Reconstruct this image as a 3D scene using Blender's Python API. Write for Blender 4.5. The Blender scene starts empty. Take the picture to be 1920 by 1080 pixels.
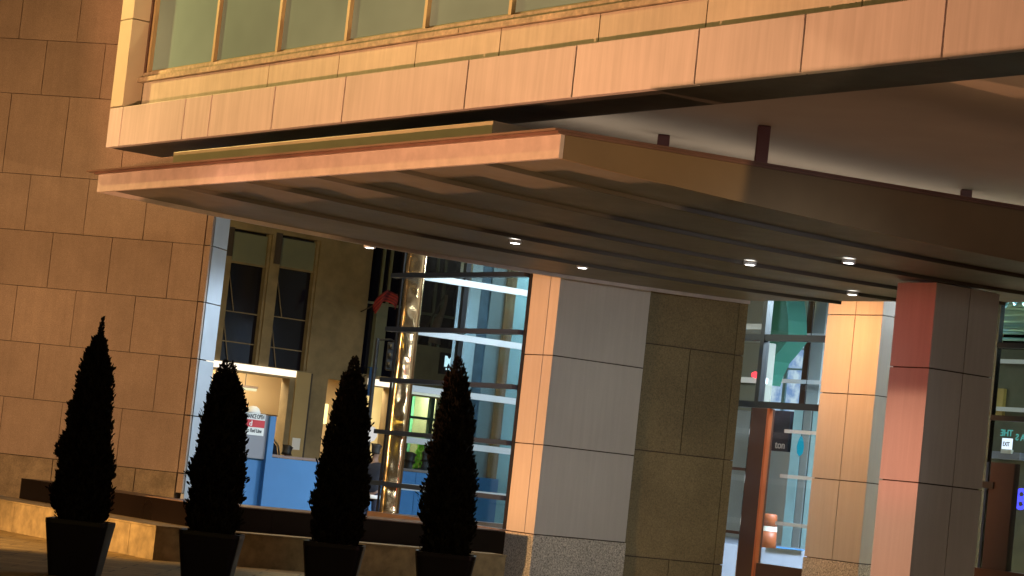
import bpy, bmesh, math, random
from mathutils import Vector, Matrix, noise

# ------------------------------------------------------------------ basics
scene = bpy.context.scene
C = scene.collection
EYE = 1.5
F = 4600.0
ROLL = math.atan(0.107)
PITCH = math.radians(4.37)
rnd = random.Random(7)

fwd = Vector((0, math.cos(PITCH), math.sin(PITCH)))
u0v = Vector((0, -math.sin(PITCH), math.cos(PITCH)))
Xv = Vector((1, 0, 0))
right = Xv * math.cos(ROLL) + u0v * math.sin(ROLL)
upv = -Xv * math.sin(ROLL) + u0v * math.cos(ROLL)
CAM = Vector((0, 0, EYE))


def ray(px, py):
    return right * ((px - 960) / F) + upv * ((540 - py) / F) + fwd


def at_depth(px, py, d):
    r = ray(px, py)
    return CAM + r * (d / r.y)


def on_z(px, py, z):
    r = ray(px, py)
    return CAM + r * ((z - EYE) / r.z)


A = Vector((-0.5747, 0.8184, 0))     # along the street front, away to the left
B = Vector((0.8184, 0.5747, 0))      # into the building, away to the right
NA = -B                              # outward normal of street-front faces
NB = -A                              # outward normal of the side faces (towards the right)
UP = Vector((0, 0, 1))


class Fr:
    """a vertical reference plane: origin, horizontal axis u, outward normal n"""
    def __init__(self, o, u, n):
        self.o = Vector((o[0], o[1], 0)); self.u = u.normalized(); self.n = n.normalized()

    def p(self, u, n, z):
        return self.o + self.u * u + self.n * n + UP * z

    def px(self, x, y, off=0.0):
        r = ray(x, y)
        k = ((self.o + self.n * off - CAM).dot(self.n)) / r.dot(self.n)
        q = CAM + r * k
        return (q - self.o).dot(self.u), q.z


# ------------------------------------------------------------------ mesh helpers
def hexa(bm, pts):
    """pts: 4 bottom, 4 top (same order)"""
    v = [bm.verts.new(p) for p in pts]
    for f in ((0, 3, 2, 1), (4, 5, 6, 7), (0, 1, 5, 4), (1, 2, 6, 5), (2, 3, 7, 6), (3, 0, 4, 7)):
        bm.faces.new([v[i] for i in f])
    return v


def bx(bm, fr, u0, u1, n0, n1, z0, z1):
    if u1 < u0: u0, u1 = u1, u0
    if n1 < n0: n0, n1 = n1, n0
    if z1 < z0: z0, z1 = z1, z0
    return hexa(bm, [fr.p(u0, n0, z0), fr.p(u1, n0, z0), fr.p(u1, n1, z0), fr.p(u0, n1, z0),
                     fr.p(u0, n0, z1), fr.p(u1, n0, z1), fr.p(u1, n1, z1), fr.p(u0, n1, z1)])


def panels(bm, fr, us, zs, n0, n1, gap=0.016):
    """cladding panels separated by real open joints"""
    for i in range(len(us) - 1):
        for j in range(len(zs) - 1):
            bx(bm, fr, us[i] + gap / 2, us[i + 1] - gap / 2, n0, n1, zs[j] + gap / 2, zs[j + 1] - gap / 2)


def holes_wall(bm, fr, u0, u1, z0, z1, n0, n1, holes):
    """wall built of boxes round rectangular openings"""
    us = sorted(set([u0, u1] + [min(max(h[k], u0), u1) for h in holes for k in (0, 1)]))
    for i in range(len(us) - 1):
        a, b = us[i], us[i + 1]
        if b - a < 1e-4: continue
        m = (a + b) / 2
        cuts = sorted([(h[2], h[3]) for h in holes if h[0] < m < h[1]])
        z = z0
        for (c, d) in cuts:
            if c > z + 1e-4: bx(bm, fr, a, b, n0, n1, z, c)
            z = max(z, d)
        if z1 > z + 1e-4: bx(bm, fr, a, b, n0, n1, z, z1)


def tube(bm, pts, r, seg=8):
    """round bar along a polyline; r a number or a list"""
    pts = [Vector(p) for p in pts]
    rs = r if isinstance(r, (list, tuple)) else [r] * len(pts)
    rings = []
    for i, p in enumerate(pts):
        d = (pts[min(i + 1, len(pts) - 1)] - pts[max(i - 1, 0)]).normalized()
        a = d.orthogonal().normalized() if abs(d.z) > .999 else d.cross(UP).normalized()
        b = d.cross(a).normalized()
        rings.append([bm.verts.new(p + (a * math.cos(2 * math.pi * k / seg) + b * math.sin(2 * math.pi * k / seg)) * rs[i]) for k in range(seg)])
    for i in range(len(rings) - 1):
        for k in range(seg):
            bm.faces.new([rings[i][k], rings[i][(k + 1) % seg], rings[i + 1][(k + 1) % seg], rings[i + 1][k]])
    for ring in (rings[0], rings[-1]):
        try: bm.faces.new(ring)
        except ValueError: pass


def lathe(bm, c, prof, seg=24):
    """prof: list of (r, z)"""
    c = Vector(c); rings = []
    for r, z in prof:
        rings.append([bm.verts.new(c + Vector((r * math.cos(2 * math.pi * k / seg), r * math.sin(2 * math.pi * k / seg), z))) for k in range(seg)])
    for i in range(len(rings) - 1):
        for k in range(seg):
            bm.faces.new([rings[i][k], rings[i][(k + 1) % seg], rings[i + 1][(k + 1) % seg], rings[i + 1][k]])
    bm.faces.new(rings[0][::-1]); bm.faces.new(rings[-1])


def prism(bm, fr, poly, n0, n1):
    """extrude a (u,z) polygon between two offsets"""
    a = [bm.verts.new(fr.p(u, n0, z)) for u, z in poly]
    b = [bm.verts.new(fr.p(u, n1, z)) for u, z in poly]
    bm.faces.new(a); bm.faces.new(b[::-1])
    m = len(a)
    for i in range(m):
        bm.faces.new([a[i], b[i], b[(i + 1) % m], a[(i + 1) % m]])


def obj(name, bm, mat, parent=None, smooth=False, bevel=0.0):
    me = bpy.data.meshes.new(name)
    bmesh.ops.recalc_face_normals(bm, faces=bm.faces)
    if smooth:
        for f in bm.faces: f.smooth = True
    org = Vector((0, 0, 0))
    if parent is not None:
        org = parent.matrix_world.translation.copy() if parent.parent is None else parent['_o']
        org = Vector(org)
    else:
        xs = [v.co for v in bm.verts]
        if xs:
            org = Vector(((min(v.x for v in xs) + max(v.x for v in xs)) / 2, (min(v.y for v in xs) + max(v.y for v in xs)) / 2, min(v.z for v in xs)))
    for v in bm.verts: v.co -= org
    bm.to_mesh(me); bm.free()
    o = bpy.data.objects.new(name, me)
    C.objects.link(o)
    if mat is not None: me.materials.append(mat)
    if parent is not None: o.parent = parent
    else: o.location = org
    if bevel:
        md = o.modifiers.new('bevel', 'BEVEL'); md.width = bevel; md.segments = 2; md.limit_method = 'ANGLE'
    o['_o'] = tuple(org)
    return o


def thing(name, loc, label, cat, group=None):
    o = bpy.data.objects.new(name, None)
    C.objects.link(o); o.location = loc; o.empty_display_size = .3
    o.matrix_world = Matrix.Translation(Vector(loc))
    o['label'] = label; o['category'] = cat
    if group: o['group'] = group
    o['_o'] = tuple(loc)
    return o


def tag(o, label, cat, group=None):
    o['label'] = label; o['category'] = cat
    if group: o['group'] = group
    return o


def struct(o, kind='structure'):
    o['kind'] = kind
    return o


# ------------------------------------------------------------------ materials
def mat(name, col, rough=.6, metal=0.0, var=0.0, scale=3.0, speck=0.0, sscale=120.0, streak=0.0, bump=0.0, spec=.5,
        blot=0.0, isl=0.0):
    m = bpy.data.materials.new(name); m.use_nodes = True
    nt = m.node_tree; N = nt.nodes; L = nt.links
    b = N['Principled BSDF']
    b.inputs['Base Color'].default_value = (*col, 1)
    b.inputs['Roughness'].default_value = rough
    b.inputs['Metallic'].default_value = metal
    b.inputs['Specular IOR Level'].default_value = spec
    geo = N.new('ShaderNodeNewGeometry')
    last = None

    def mul(fac_socket, amount, lo=0.0, hi=1.0):
        nonlocal last
        mr = N.new('ShaderNodeMapRange')
        mr.inputs['From Min'].default_value = lo; mr.inputs['From Max'].default_value = hi
        mr.inputs['To Min'].default_value = 1 - amount; mr.inputs['To Max'].default_value = 1 + amount
        L.new(fac_socket, mr.inputs['Value'])
        mx = N.new('ShaderNodeMix'); mx.data_type = 'RGBA'; mx.blend_type = 'MULTIPLY'
        mx.inputs[0].default_value = 1
        if last is None: mx.inputs[6].default_value = (*col, 1)
        else: L.new(last, mx.inputs[6])
        cmb = N.new('ShaderNodeCombineColor')
        for k in range(3): L.new(mr.outputs[0], cmb.inputs[k])
        L.new(cmb.outputs[0], mx.inputs[7])
        last = mx.outputs[2]

    def nz(sc, detail=3, vec=None, rgh=.6):
        n = N.new('ShaderNodeTexNoise'); n.inputs['Scale'].default_value = sc; n.inputs['Detail'].default_value = detail
        n.inputs['Roughness'].default_value = rgh
        L.new(vec or geo.outputs['Position'], n.inputs['Vector'])
        return n.outputs['Fac']
    if var: mul(nz(scale), var, .3, .7)
    if blot: mul(nz(scale * 4.3, 5), blot, .35, .65)
    if speck: mul(nz(sscale, 2, None, .8), speck, .3, .7)
    if isl: mul(geo.outputs['Random Per Island'], isl, 0, 1)
    if streak:
        mp = N.new('ShaderNodeMapping'); mp.inputs['Scale'].default_value = (9, 9, .5)
        L.new(geo.outputs['Position'], mp.inputs['Vector'])
        mul(nz(1.6, 4, mp.outputs[0]), streak, .3, .7)
    if last is not None: L.new(last, b.inputs['Base Color'])
    if bump:
        bp = N.new('ShaderNodeBump'); bp.inputs['Strength'].default_value = bump; bp.inputs['Distance'].default_value = .01
        L.new(nz(sscale if speck else scale * 6, 4), bp.inputs['Height']); L.new(bp.outputs[0], b.inputs['Normal'])
    # every object in a run of panels a little different in gloss
    rn = N.new('ShaderNodeMapRange'); rn.inputs['To Min'].default_value = max(.03, rough - .08); rn.inputs['To Max'].default_value = min(1, rough + .08)
    L.new(nz(1.3, 2), rn.inputs['Value']); L.new(rn.outputs[0], b.inputs['Roughness'])
    return m


def emit(name, col, s):
    m = bpy.data.materials.new(name); m.use_nodes = True
    nt = m.node_tree; N = nt.nodes
    N.remove(N['Principled BSDF'])
    e = N.new('ShaderNodeEmission'); e.inputs['Color'].default_value = (*col, 1); e.inputs['Strength'].default_value = s
    nt.links.new(e.outputs[0], N['Material Output'].inputs['Surface'])
    return m


def glass(name, tint, refl, rough=.02, diff=None, dmix=0.0):
    """architectural glass: see-through with a mirror-like share, stronger at grazing angles"""
    m = bpy.data.materials.new(name); m.use_nodes = True
    nt = m.node_tree; N = nt.nodes; L = nt.links
    N.remove(N['Principled BSDF'])
    t = N.new('ShaderNodeBsdfTransparent'); t.inputs['Color'].default_value = (*tint, 1)
    g = N.new('ShaderNodeBsdfGlossy'); g.inputs['Roughness'].default_value = rough
    lw_ = N.new('ShaderNodeLayerWeight'); lw_.inputs['Blend'].default_value = .5
    pw = N.new('ShaderNodeMath'); pw.operation = 'POWER'; pw.inputs[1].default_value = 4
    L.new(lw_.outputs['Facing'], pw.inputs[0])
    ad = N.new('ShaderNodeMath'); ad.operation = 'MULTIPLY_ADD'; ad.use_clamp = True
    ad.inputs[1].default_value = .9; ad.inputs[2].default_value = refl; L.new(pw.outputs[0], ad.inputs[0])
    mx = N.new('ShaderNodeMixShader')
    L.new(ad.outputs[0], mx.inputs[0]); L.new(t.outputs[0], mx.inputs[1]); L.new(g.outputs[0], mx.inputs[2])
    out = mx.outputs[0]
    if diff is not None:
        d = N.new('ShaderNodeBsdfDiffuse'); d.inputs['Color'].default_value = (*diff, 1)
        m2 = N.new('ShaderNodeMixShader'); m2.inputs[0].default_value = dmix
        L.new(out, m2.inputs[1]); L.new(d.outputs[0], m2.inputs[2]); out = m2.outputs[0]
    L.new(out, N['Material Output'].inputs['Surface'])
    return m


M = {}
M['panel'] = mat('cladding_panel', (.58, .52, .55), .5, var=.07, scale=.8, streak=.09, isl=.07)
M['sill'] = mat('sill_panel', (.58, .53, .46), .5, isl=.08, var=.08, scale=.9, streak=.09, blot=.05)
M['sill_trim'] = mat('weathered_trim', (.42, .35, .26), .6, var=.25, scale=3, blot=.25)
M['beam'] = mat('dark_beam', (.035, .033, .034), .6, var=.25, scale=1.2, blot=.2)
M['stone'] = mat('stone_panel', (.40, .295, .225), .8, var=.10, scale=.7, speck=.28, sscale=95, blot=.05, bump=.3, isl=.07, streak=.05)
M['stone_base'] = mat('stone_base', (.30, .23, .15), .8, var=.2, scale=1.5, speck=.2, sscale=50, blot=.2, bump=.3)
M['joint'] = mat('dark_joint', (.06, .042, .03), .9)
M['canopy'] = mat('canopy_metal', (.52, .45, .43), .42, var=.1, scale=1.2, blot=.1)
M['lip'] = mat('canopy_flashing', (.16, .09, .07), .45, var=.15, scale=2)
M['upstand'] = mat('upstand_metal', (.36, .32, .22), .45, var=.15, scale=1.2)
M['soffit'] = mat('soffit_board', (.17, .155, .13), .55, var=.12, scale=.8, blot=.08)
M['batten'] = mat('soffit_batten', (.085, .075, .065), .6)
M['ceiling'] = mat('plaster_ceiling', (.36, .30, .25), .8, var=.08, scale=.5)
M['post'] = mat('hanger_steel', (.10, .035, .035), .4)
M['orange'] = mat('column_panel', (.50, .47, .435), .55, isl=.05, streak=.05, var=.05, scale=.8, speck=.04, sscale=90)
M['granite'] = mat('speckled_granite', (.46, .42, .36), .6, var=.1, scale=2, speck=.75, sscale=48, bump=.1)
M['olive'] = mat('drum_stone', (.17, .14, .075), .8, isl=.1, var=.15, scale=1.2, speck=.35, sscale=45, bump=.25)
M['polished'] = mat('polished_granite', (.008, .0045, .0035), .3, spec=.3, var=.25, scale=2, speck=.25, sscale=70)
M['lowwall'] = mat('low_wall_stone', (.31, .235, .12), .65, var=.2, scale=1.6, blot=.22, bump=.2)
M['ledge'] = mat('ledge_stone', (.22, .14, .10), .35, var=.15, scale=2)
M['pot'] = mat('pot_glaze', (.005, .004, .007), .4, var=.2, scale=3, spec=.25)
M['soil'] = mat('bark_mulch', (.14, .09, .05), .9, var=.4, scale=30)
M['fin'] = mat('fin_metal', (.025, .04, .075), .35)
M['mull'] = mat('black_mullion', (.012, .012, .014), .4)
M['rail'] = mat('white_rail', (.75, .76, .80), .45)
M['steel'] = None
M['bronze'] = mat('bronze_frame', (.07, .035, .025), .35, metal=.4)
M['lit_edge'] = mat('door_edge_lit', (.50, .14, .05), .3, metal=.5)
M['frame_green'] = mat('window_frame_metal', (.50, .40, .22), .45)
M['hoard'] = mat('blue_hoarding', (.042, .165, .38), .6, var=.08, scale=1)
M['hoard_cap'] = mat('hoarding_cap', (.20, .13, .11), .6)
M['signgrey'] = mat('sign_panel_grey', (.22, .22, .25), .5)
M['white'] = mat('white_paint', (.78, .77, .73), .5)
M['red'] = mat('red_paint', (.55, .02, .03), .5)
M['black'] = mat('black_paint', (.01, .01, .012), .45)
M['farstone'] = mat('far_stone', (.22, .165, .085), .85, var=.2, scale=.6, blot=.15)
M['fardark'] = mat('far_dark_trim', (.05, .035, .025), .7)
M['farpanel'] = mat('far_spandrel', (.16, .17, .11), .5, var=.15, scale=.7)
M['cream'] = mat('shop_plaster', (.62, .47, .27), .8, var=.06, scale=.6)
M['night'] = mat('night_window', (.006, .006, .012), .08, var=.2, scale=1)
M['teal'] = mat('teal_panel', (.30, .47, .50), .5, var=.1, scale=1.5)
M['bluegrey'] = mat('blue_grey_pilaster', (.38, .42, .42), .6, var=.08, scale=1)
M['greypanel'] = mat('grey_panel', (.20, .225, .225), .6, var=.12, scale=1)
M['navy'] = mat('navy_curtain', (.08, .12, .16), .7, var=.3, scale=4)
M['greenwall'] = mat('green_paint', (.03, .17, .12), .55, var=.1, scale=1)
M['curtain'] = mat('green_curtain', (.22, .50, .26), .8, var=.12, scale=2)
M['floor'] = mat('lobby_floor', (.22, .24, .31), .3, var=.1, scale=2)
M['amber'] = mat('amber_panel', (.42, .30, .08), .6, var=.2, scale=2)
M['leafgreen'] = mat('bright_leaf', (.20, .50, .03), .6, var=.3, scale=9)
M['cone'] = mat('orange_barrel', (.30, .075, .025), .5)
M['flag'] = mat('flag_red', (.28, .02, .02), .7, var=.2, scale=6)
M['crown'] = mat('conifer_leaf', (.013, .012, .006), .9, var=.45, scale=9, spec=.1)
M['core'] = mat('conifer_twigs', (.012, .009, .006), .9)
M['bark'] = mat('bark', (.05, .035, .02), .9, var=.3, scale=20)
M['skin'] = mat('skin', (.20, .11, .075), .5)
M['jacket'] = mat('dark_jacket', (.006, .007, .016), .8)
M['jeans'] = mat('dark_jeans', (.02, .025, .05), .8)
M['hair'] = mat('dark_hair', (.010, .008, .007), .6)
M['bag'] = mat('white_plastic', (.62, .60, .68), .4)
M['shirt'] = mat('white_shirt', (.65, .62, .60), .7)
M['carpaint'] = mat('black_car_paint', (.01, .011, .018), .2)
M['chrome'] = mat('chrome', (.7, .7, .68), .15, metal=1)
M['banner'] = mat('blue_banner', (.02, .09, .26), .7)
M['tyre'] = mat('tyre', (.012, .012, .012), .8)
M['corr'] = mat('truss_reflection_metal', (.30, .55, .55), .22, metal=.6)
M['lamp_white'] = emit('downlight_glow', (1, .97, .92), 12)
M['strip'] = emit('shop_strip_light', (1, .86, .66), 1.6)
M['sconce'] = emit('sconce_glow', (1, .82, .30), 2.2)
M['sign_glow'] = emit('sign_glow', (.80, .97, 1), 2.2)
M['exit_glow'] = emit('exit_glow', (.85, .92, 1), 1.5)
M['teal_glow'] = emit('teal_letter_glow', (.16, .62, .52), .6)
M['blue_glow'] = emit('blue_neon_glow', (.06, .06, 1.0), 2.6)
M['red_glow'] = emit('red_lamp_glow', (1, .05, .06), 3)
M['cyan_glow'] = emit('cyan_lamp_glow', (.02, .40, .56), .8)
M['globe_glow'] = emit('globe_glow', (.85, .83, .80), .8)
M['pend_glow'] = emit('pendant_glow', (.95, .9, .55), 1.0)
M['tail_glow'] = emit('tail_glow', (1, .10, .02), 2)
M['day_glow'] = None
M['glass'] = glass('clear_glass', (.86, .92, .95), .02)
M['glassblue'] = glass('blue_glass', (.74, .80, .81), .05)
M['glass_up'] = None


def upper_glass():
    """green-backed window glass under a mirror coat"""
    m = mat('green_backed_glass', (.25, .41, .44), .6, spec=0, var=.16, scale=.45, isl=.08)  # blotches and pane tones stand in for street reflections
    b = m.node_tree.nodes['Principled BSDF']
    b.inputs['Coat Weight'].default_value = .6
    b.inputs['Coat Roughness'].default_value = .04
    return m


M['glass_up'] = upper_glass()


def steel():
    m = bpy.data.materials.new('wavy_polished_steel'); m.use_nodes = True
    N = m.node_tree.nodes; L = m.node_tree.links
    b = N['Principled BSDF']
    b.inputs['Base Color'].default_value = (.80, .50, .26, 1); b.inputs['Metallic'].default_value = .93
    b.inputs['Roughness'].default_value = .15
    return m


M['steel'] = steel()


def backlit():
    """translucent daylight-white screen wall, lit from behind, uneven frosting"""
    m = bpy.data.materials.new('backlit_screen'); m.use_nodes = True
    N = m.node_tree.nodes; L = m.node_tree.links
    N.remove(N['Principled BSDF'])
    e = N.new('ShaderNodeEmission'); e.inputs['Strength'].default_value = .85
    g = N.new('ShaderNodeNewGeometry'); n = N.new('ShaderNodeTexNoise'); n.inputs['Scale'].default_value = 5; n.inputs['Detail'].default_value = 5
    L.new(g.outputs['Position'], n.inputs['Vector'])
    r = N.new('ShaderNodeValToRGB')
    r.color_ramp.elements[0].position = .38; r.color_ramp.elements[0].color = (.28, .42, .72, 1)
    r.color_ramp.elements[1].position = .62; r.color_ramp.elements[1].color = (.80, .93, 1, 1)
    L.new(n.outputs['Fac'], r.inputs[0]); L.new(r.outputs[0], e.inputs['Color'])
    L.new(e.outputs[0], N['Material Output'].inputs['Surface'])
    return m


M['day_glow'] = backlit()


def text(name, s, size, material, parent, fr, u, n, z, extr=.004, mirror=False, align='LEFT', sx=1.0, bold=0.0):
    cu = bpy.data.curves.new(name, 'FONT'); cu.body = s; cu.size = size; cu.extrude = extr; cu.align_x = align
    cu.offset = bold
    tmp = bpy.data.objects.new(name, cu); C.objects.link(tmp)
    dg = bpy.context.evaluated_depsgraph_get()
    me = bpy.data.meshes.new_from_object(tmp.evaluated_get(dg))
    bpy.data.objects.remove(tmp)
    bm = bmesh.new(); bm.from_mesh(me); bpy.data.meshes.remove(me)
    for v in bm.verts:
        x = v.co.x * sx * (-1 if mirror else 1)
        v.co = fr.p(u + x, n + v.co.z, z + v.co.y)
    return obj(name, bm, material, parent)


# ================================================================== GROUND
bm = bmesh.new()
bx(bm, Fr((0, 60), Vector((1, 0, 0)), Vector((0, -1, 0))), -160, 160, -160, 70, -.4, 0)
ground_m = mat('street_paving', (.40, .29, .12), .7, var=.2, scale=.5, speck=.2, sscale=25, blot=.2, bump=.15)
N_ = ground_m.node_tree.nodes; L_ = ground_m.node_tree.links
bk = N_.new('ShaderNodeTexBrick'); bk.inputs['Scale'].default_value = 1; bk.inputs['Brick Width'].default_value = .9
bk.inputs['Row Height'].default_value = .45; bk.inputs['Mortar Size'].default_value = .012
bk.inputs['Color1'].default_value = (1, 1, 1, 1); bk.inputs['Color2'].default_value = (.8, .8, .8, 1); bk.inputs['Mortar'].default_value = (.3, .3, .3, 1)
gq = N_.new('ShaderNodeNewGeometry'); L_.new(gq.outputs['Position'], bk.inputs['Vector'])
pr = N_['Principled BSDF']; src = pr.inputs['Base Color'].links[0].from_socket
mq = N_.new('ShaderNodeMix'); mq.data_type = 'RGBA'; mq.blend_type = 'MULTIPLY'; mq.inputs[0].default_value = 1
L_.new(src, mq.inputs[6]); L_.new(bk.outputs['Color'], mq.inputs[7]); L_.new(mq.outputs[2], pr.inputs['Base Color'])
struct(obj('ground', bm, ground_m))

# ================================================================== STONE TOWER (left)
s_dir = Vector((-15600, 4600, 0)).normalized()          # going left, away
s_n = Vector((-4600, -15600, 0)).normalized()
c0 = at_depth(400, 415, 37.5)
ST = Fr((c0.x, c0.y), -s_dir, s_n)                        # u grows to the right; u = 0 at the corner
tower = thing('stone_tower', (c0.x - 3, c0.y + 1.5, 0), 'tan stone block wall at the far left with wide running joints', 'wall')
zs = [ST.px(0, y)[1] for y in (847, 742, 637, 532, 428, 323, 173, 70.7)]
zs = [zs[0] - 0.02] + zs[1:] + [zs[-1] + .86, zs[-1] + 1.72, zs[-1] + 2.6, zs[-1] + 3.5]
pitch_u = ST.px(207, 480)[0] - ST.px(95, 480)[0]
ph = ST.px(95, 480)[0]                                    # a joint of the row with index 3 (428-532)
UL = -12.0
UE = -0.11
bm = bmesh.new()
for k in range(len(zs) - 1):
    off = ph + (3 - k) * pitch_u / 2
    js = []
    j = off - math.floor((off - UL) / pitch_u) * pitch_u
    while j < UE - .12:
        if j > UL + .1: js.append(j)
        j += pitch_u
    us = [UL] + js + [UE]
    panels(bm, ST, us, [zs[k], zs[k + 1]], -.04, 0, .010)
obj('wall', bm, M['stone'], tower)
bm = bmesh.new()
bx(bm, ST, UL, UE, -.60, -.035, 0, zs[-1])
obj('joint_backing', bm, M['joint'], tower)
bm = bmesh.new()
for k in range(len(zs) - 1):
    bx(bm, ST, UE + .012, 0, -.06, 0, zs[k] + .008, zs[k + 1] - .008)
bx(bm, ST, UE + .012, 0, -.06, 0, .72, zs[0] - .008)
obj('corner_strip', bm, M['stone'], tower)
zl = ST.px(350, 926)[1]
bm = bmesh.new()
us = [UL] + [UL + 1.4 * i for i in range(1, 9)] + [UE]
panels(bm, ST, [u for u in us if u <= UE], [.3, zs[0]], -.05, .012, .015)
obj('base_course', bm, M['stone_base'], tower)
# return at the tower's end, facing into the passage
bm = bmesh.new()
for k in range(len(zs) - 1):
    bx(bm, ST, -.05, .006, -.64, -.085, zs[k] + .009, zs[k + 1] - .009)
    if k == 2: pass
bx(bm, ST, -.05, .006, -.64, -.085, .5, zs[0] - .009)
obj('wall_return', bm, mat('bluelit_return_stone', (.50, .52, .55), .6, var=.08, scale=2), tower)  # bluish light put into the colour of the return's stone

# ================================================================== UPPER BLOCK
fA = on_z(197, 278, 1.5 + 3.75)
UB = Fr((fA.x, fA.y), -A, NA)                             # u grows to the right (towards the camera)
upper = thing('overhanging_block', (fA.x + 4, fA.y - 2, 0), 'overhanging upper storey with peach panels and green tinted windows', 'building')
Z0 = 5.25
Z1 = UB.px(640, 143)[1]
jx = [(197, 278), (222, 275), (340, 259), (389, 254), (508, 239), (640, 223), (870, 197), (1072, 175), (1302, 147), (1502, 116), (1767, 87)]
us = [UB.px(x, y)[0] for x, y in jx]
us[0] = 0
us += [us[-1] + 1.85, us[-1] + 3.7, us[-1] + 5.6, us[-1] + 7.4]
bm = bmesh.new()
panels(bm, UB, us, [Z0, Z1], -.09, 0, .022)
obj('fascia', bm, M['panel'], upper, bevel=.004)
UEND = us[-1]
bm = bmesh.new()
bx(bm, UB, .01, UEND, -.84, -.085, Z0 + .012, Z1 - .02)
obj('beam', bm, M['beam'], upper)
# setback sill band
zS = UB.px(640, 98, -.2)[1]
zG = UB.px(640, 80, -.28)[1]
pier_u = UB.px(228, 205)[0]
su = [UB.px(x, y, -.2)[0] for x, y in ((265, 195), (502, 150), (634, 130), (779, 105), (938, 78), (1124, 50), (1326, 20))]
su += [su[-1] + 2.1 * i for i in range(1, 6)]
bm = bmesh.new()
panels(bm, UB, su, [Z1 - .1, zS], -.26, -.2, .016)
obj('sill_band', bm, M['sill'], upper)
bm = bmesh.new()
bx(bm, UB, pier_u, UEND, -.42, -.262, Z1 - .15, zG - .03)
obj('sill_backing', bm, M['joint'], upper)
bm = bmesh.new()
u_a = UB.px(280, 150, -.2)[0]
seg = [pier_u + .02, UB.px(440, 125, -.2)[0], UB.px(865, 55, -.2)[0], UEND]
for i in range(3):
    bx(bm, UB, seg[i] + .008, seg[i + 1] - .008, -.262, -.165, zS + .003, zS + .062)
bx(bm, UB, pier_u + .02, UEND, -.33, -.245, zS + .065, zG)
obj('sill_trim', bm, M['sill_trim'], upper)
# ledge cover behind the fascia
bm = bmesh.new()
bx(bm, UB, .02, UEND, -.25, -.05, Z1 - .06, Z1 - .024)
obj('ledge', bm, M['sill'], upper)
# corner pier
bm = bmesh.new()
zj = UB.px(240, 36)[1]
for a, b in ((Z1 + .012, zj - .008), (zj + .008, zj + 1.3), (zj + 1.316, 11)):
    bx(bm, UB, 0.0, pier_u, -.36, -.004, a, b)
obj('corner_pier', bm, mat('pier_panel', (.62, .58, .45), .42, var=.06, scale=1), upper, bevel=.004)
bm = bmesh.new()
bx(bm, UB, .03, pier_u - .03, -3, -.37, Z1, 11)
bx(bm, UB, pier_u - .03, UEND, -3, -.95, Z1 + .05, 11)
obj('core_wall', bm, M['stone'], upper)
# windows: one pane between each pair of mullions
mu = [pier_u + .10] + [UB.px(x, y, -.28)[0] for x, y in ((399, 125), (519, 105), (649, 82), (797, 55), (958, 28))]
st_ = mu[-1] - mu[-2]
mu += [mu[-1] + st_ * i for i in range(1, 9)]
zT = 8.6
for i in range(len(mu) - 1):
    w = thing('window', UB.p((mu[i] + mu[i + 1]) / 2, -.3, zG), '', 'window')
    del w['label']; del w['category']
    w.parent = upper; w.matrix_parent_inverse = upper.matrix_world.inverted()
    bm = bmesh.new(); bx(bm, UB, mu[i] + .03, mu[i + 1] - .03, -.32, -.31, zG + .004, zT - .05)
    o = obj('pane', bm, M['glass_up'], None); mw = o.matrix_world.copy()
    o.parent = w; o.location = Vector(o['_o']) - Vector(w['_o'])
    bm = bmesh.new()
    bx(bm, UB, mu[i] - .027, mu[i] + .027, -.34, -.26, zG + .004, zT)
    bx(bm, UB, mu[i] + .03, mu[i + 1] - .03, -.34, -.285, zT - .048, zT)
    bx(bm, UB, mu[i] + .03, mu[i + 1] - .03, -.335, -.296, zG + .002, zG + .03)
    o = obj('frame', bm, M['frame_green'], None); o.parent = w; o.location = Vector(o['_o']) - Vector(w['_o'])
bm = bmesh.new()
bx(bm, UB, pier_u + .02, UEND, -.4, -.2, zT + .01, 11)
obj('upper_wall', bm, M['panel'], upper)
# jamb of the first window, dark and deep
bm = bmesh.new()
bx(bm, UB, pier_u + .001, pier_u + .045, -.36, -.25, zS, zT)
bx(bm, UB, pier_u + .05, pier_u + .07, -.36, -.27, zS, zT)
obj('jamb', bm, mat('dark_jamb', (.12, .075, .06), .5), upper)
# ceiling behind the beam (above the canopy)
CZ = 5.95
bm = bmesh.new()
bx(bm, UB, -0.2, UEND, -16, -.835, CZ, CZ + .2)
obj('ceiling', bm, M['ceiling'], upper)

# ================================================================== CANOPY
cA = on_z(197, 363, 4.5)
cB = on_z(1028, 292, 4.5)
qf = (cA.dot(B) + cB.dot(B)) / 2
pL = cA.dot(A); pR = cB.dot(A)
CF = Fr((A * pL + B * qf)[:2], -A, NA)                     # front plane; u to the right, n outward
WID = pL - pR
SD = Fr((A * pR + B * qf)[:2], B, NB)                      # right-hand side plane, u into depth
SL = Fr((A * pL + B * qf)[:2], B, NB)
zlip = SD.px(1030, 240)[1]
# underside height along the depth, read on both long edges
samp = [(SD, 1173, 328), (SD, 1280, 353.7), (SD, 1447, 397.5), (SD, 1600, 428.7), (SD, 1760, 457.5), (SD, 1920, 484.6),
        (SL, 390, 403), (SL, 690, 463), (SL, 1000, 512), (SL, 1230, 548), (SL, 1400, 571)]
pts = sorted([f.px(x, y) for f, x, y in samp])
DEP = 10.9


def sof(u):
    """smooth fit of the underside height (quadratic, least squares through 4.5 at u = 0)"""
    return 4.5 + SA * u + SB * u * u


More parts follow.
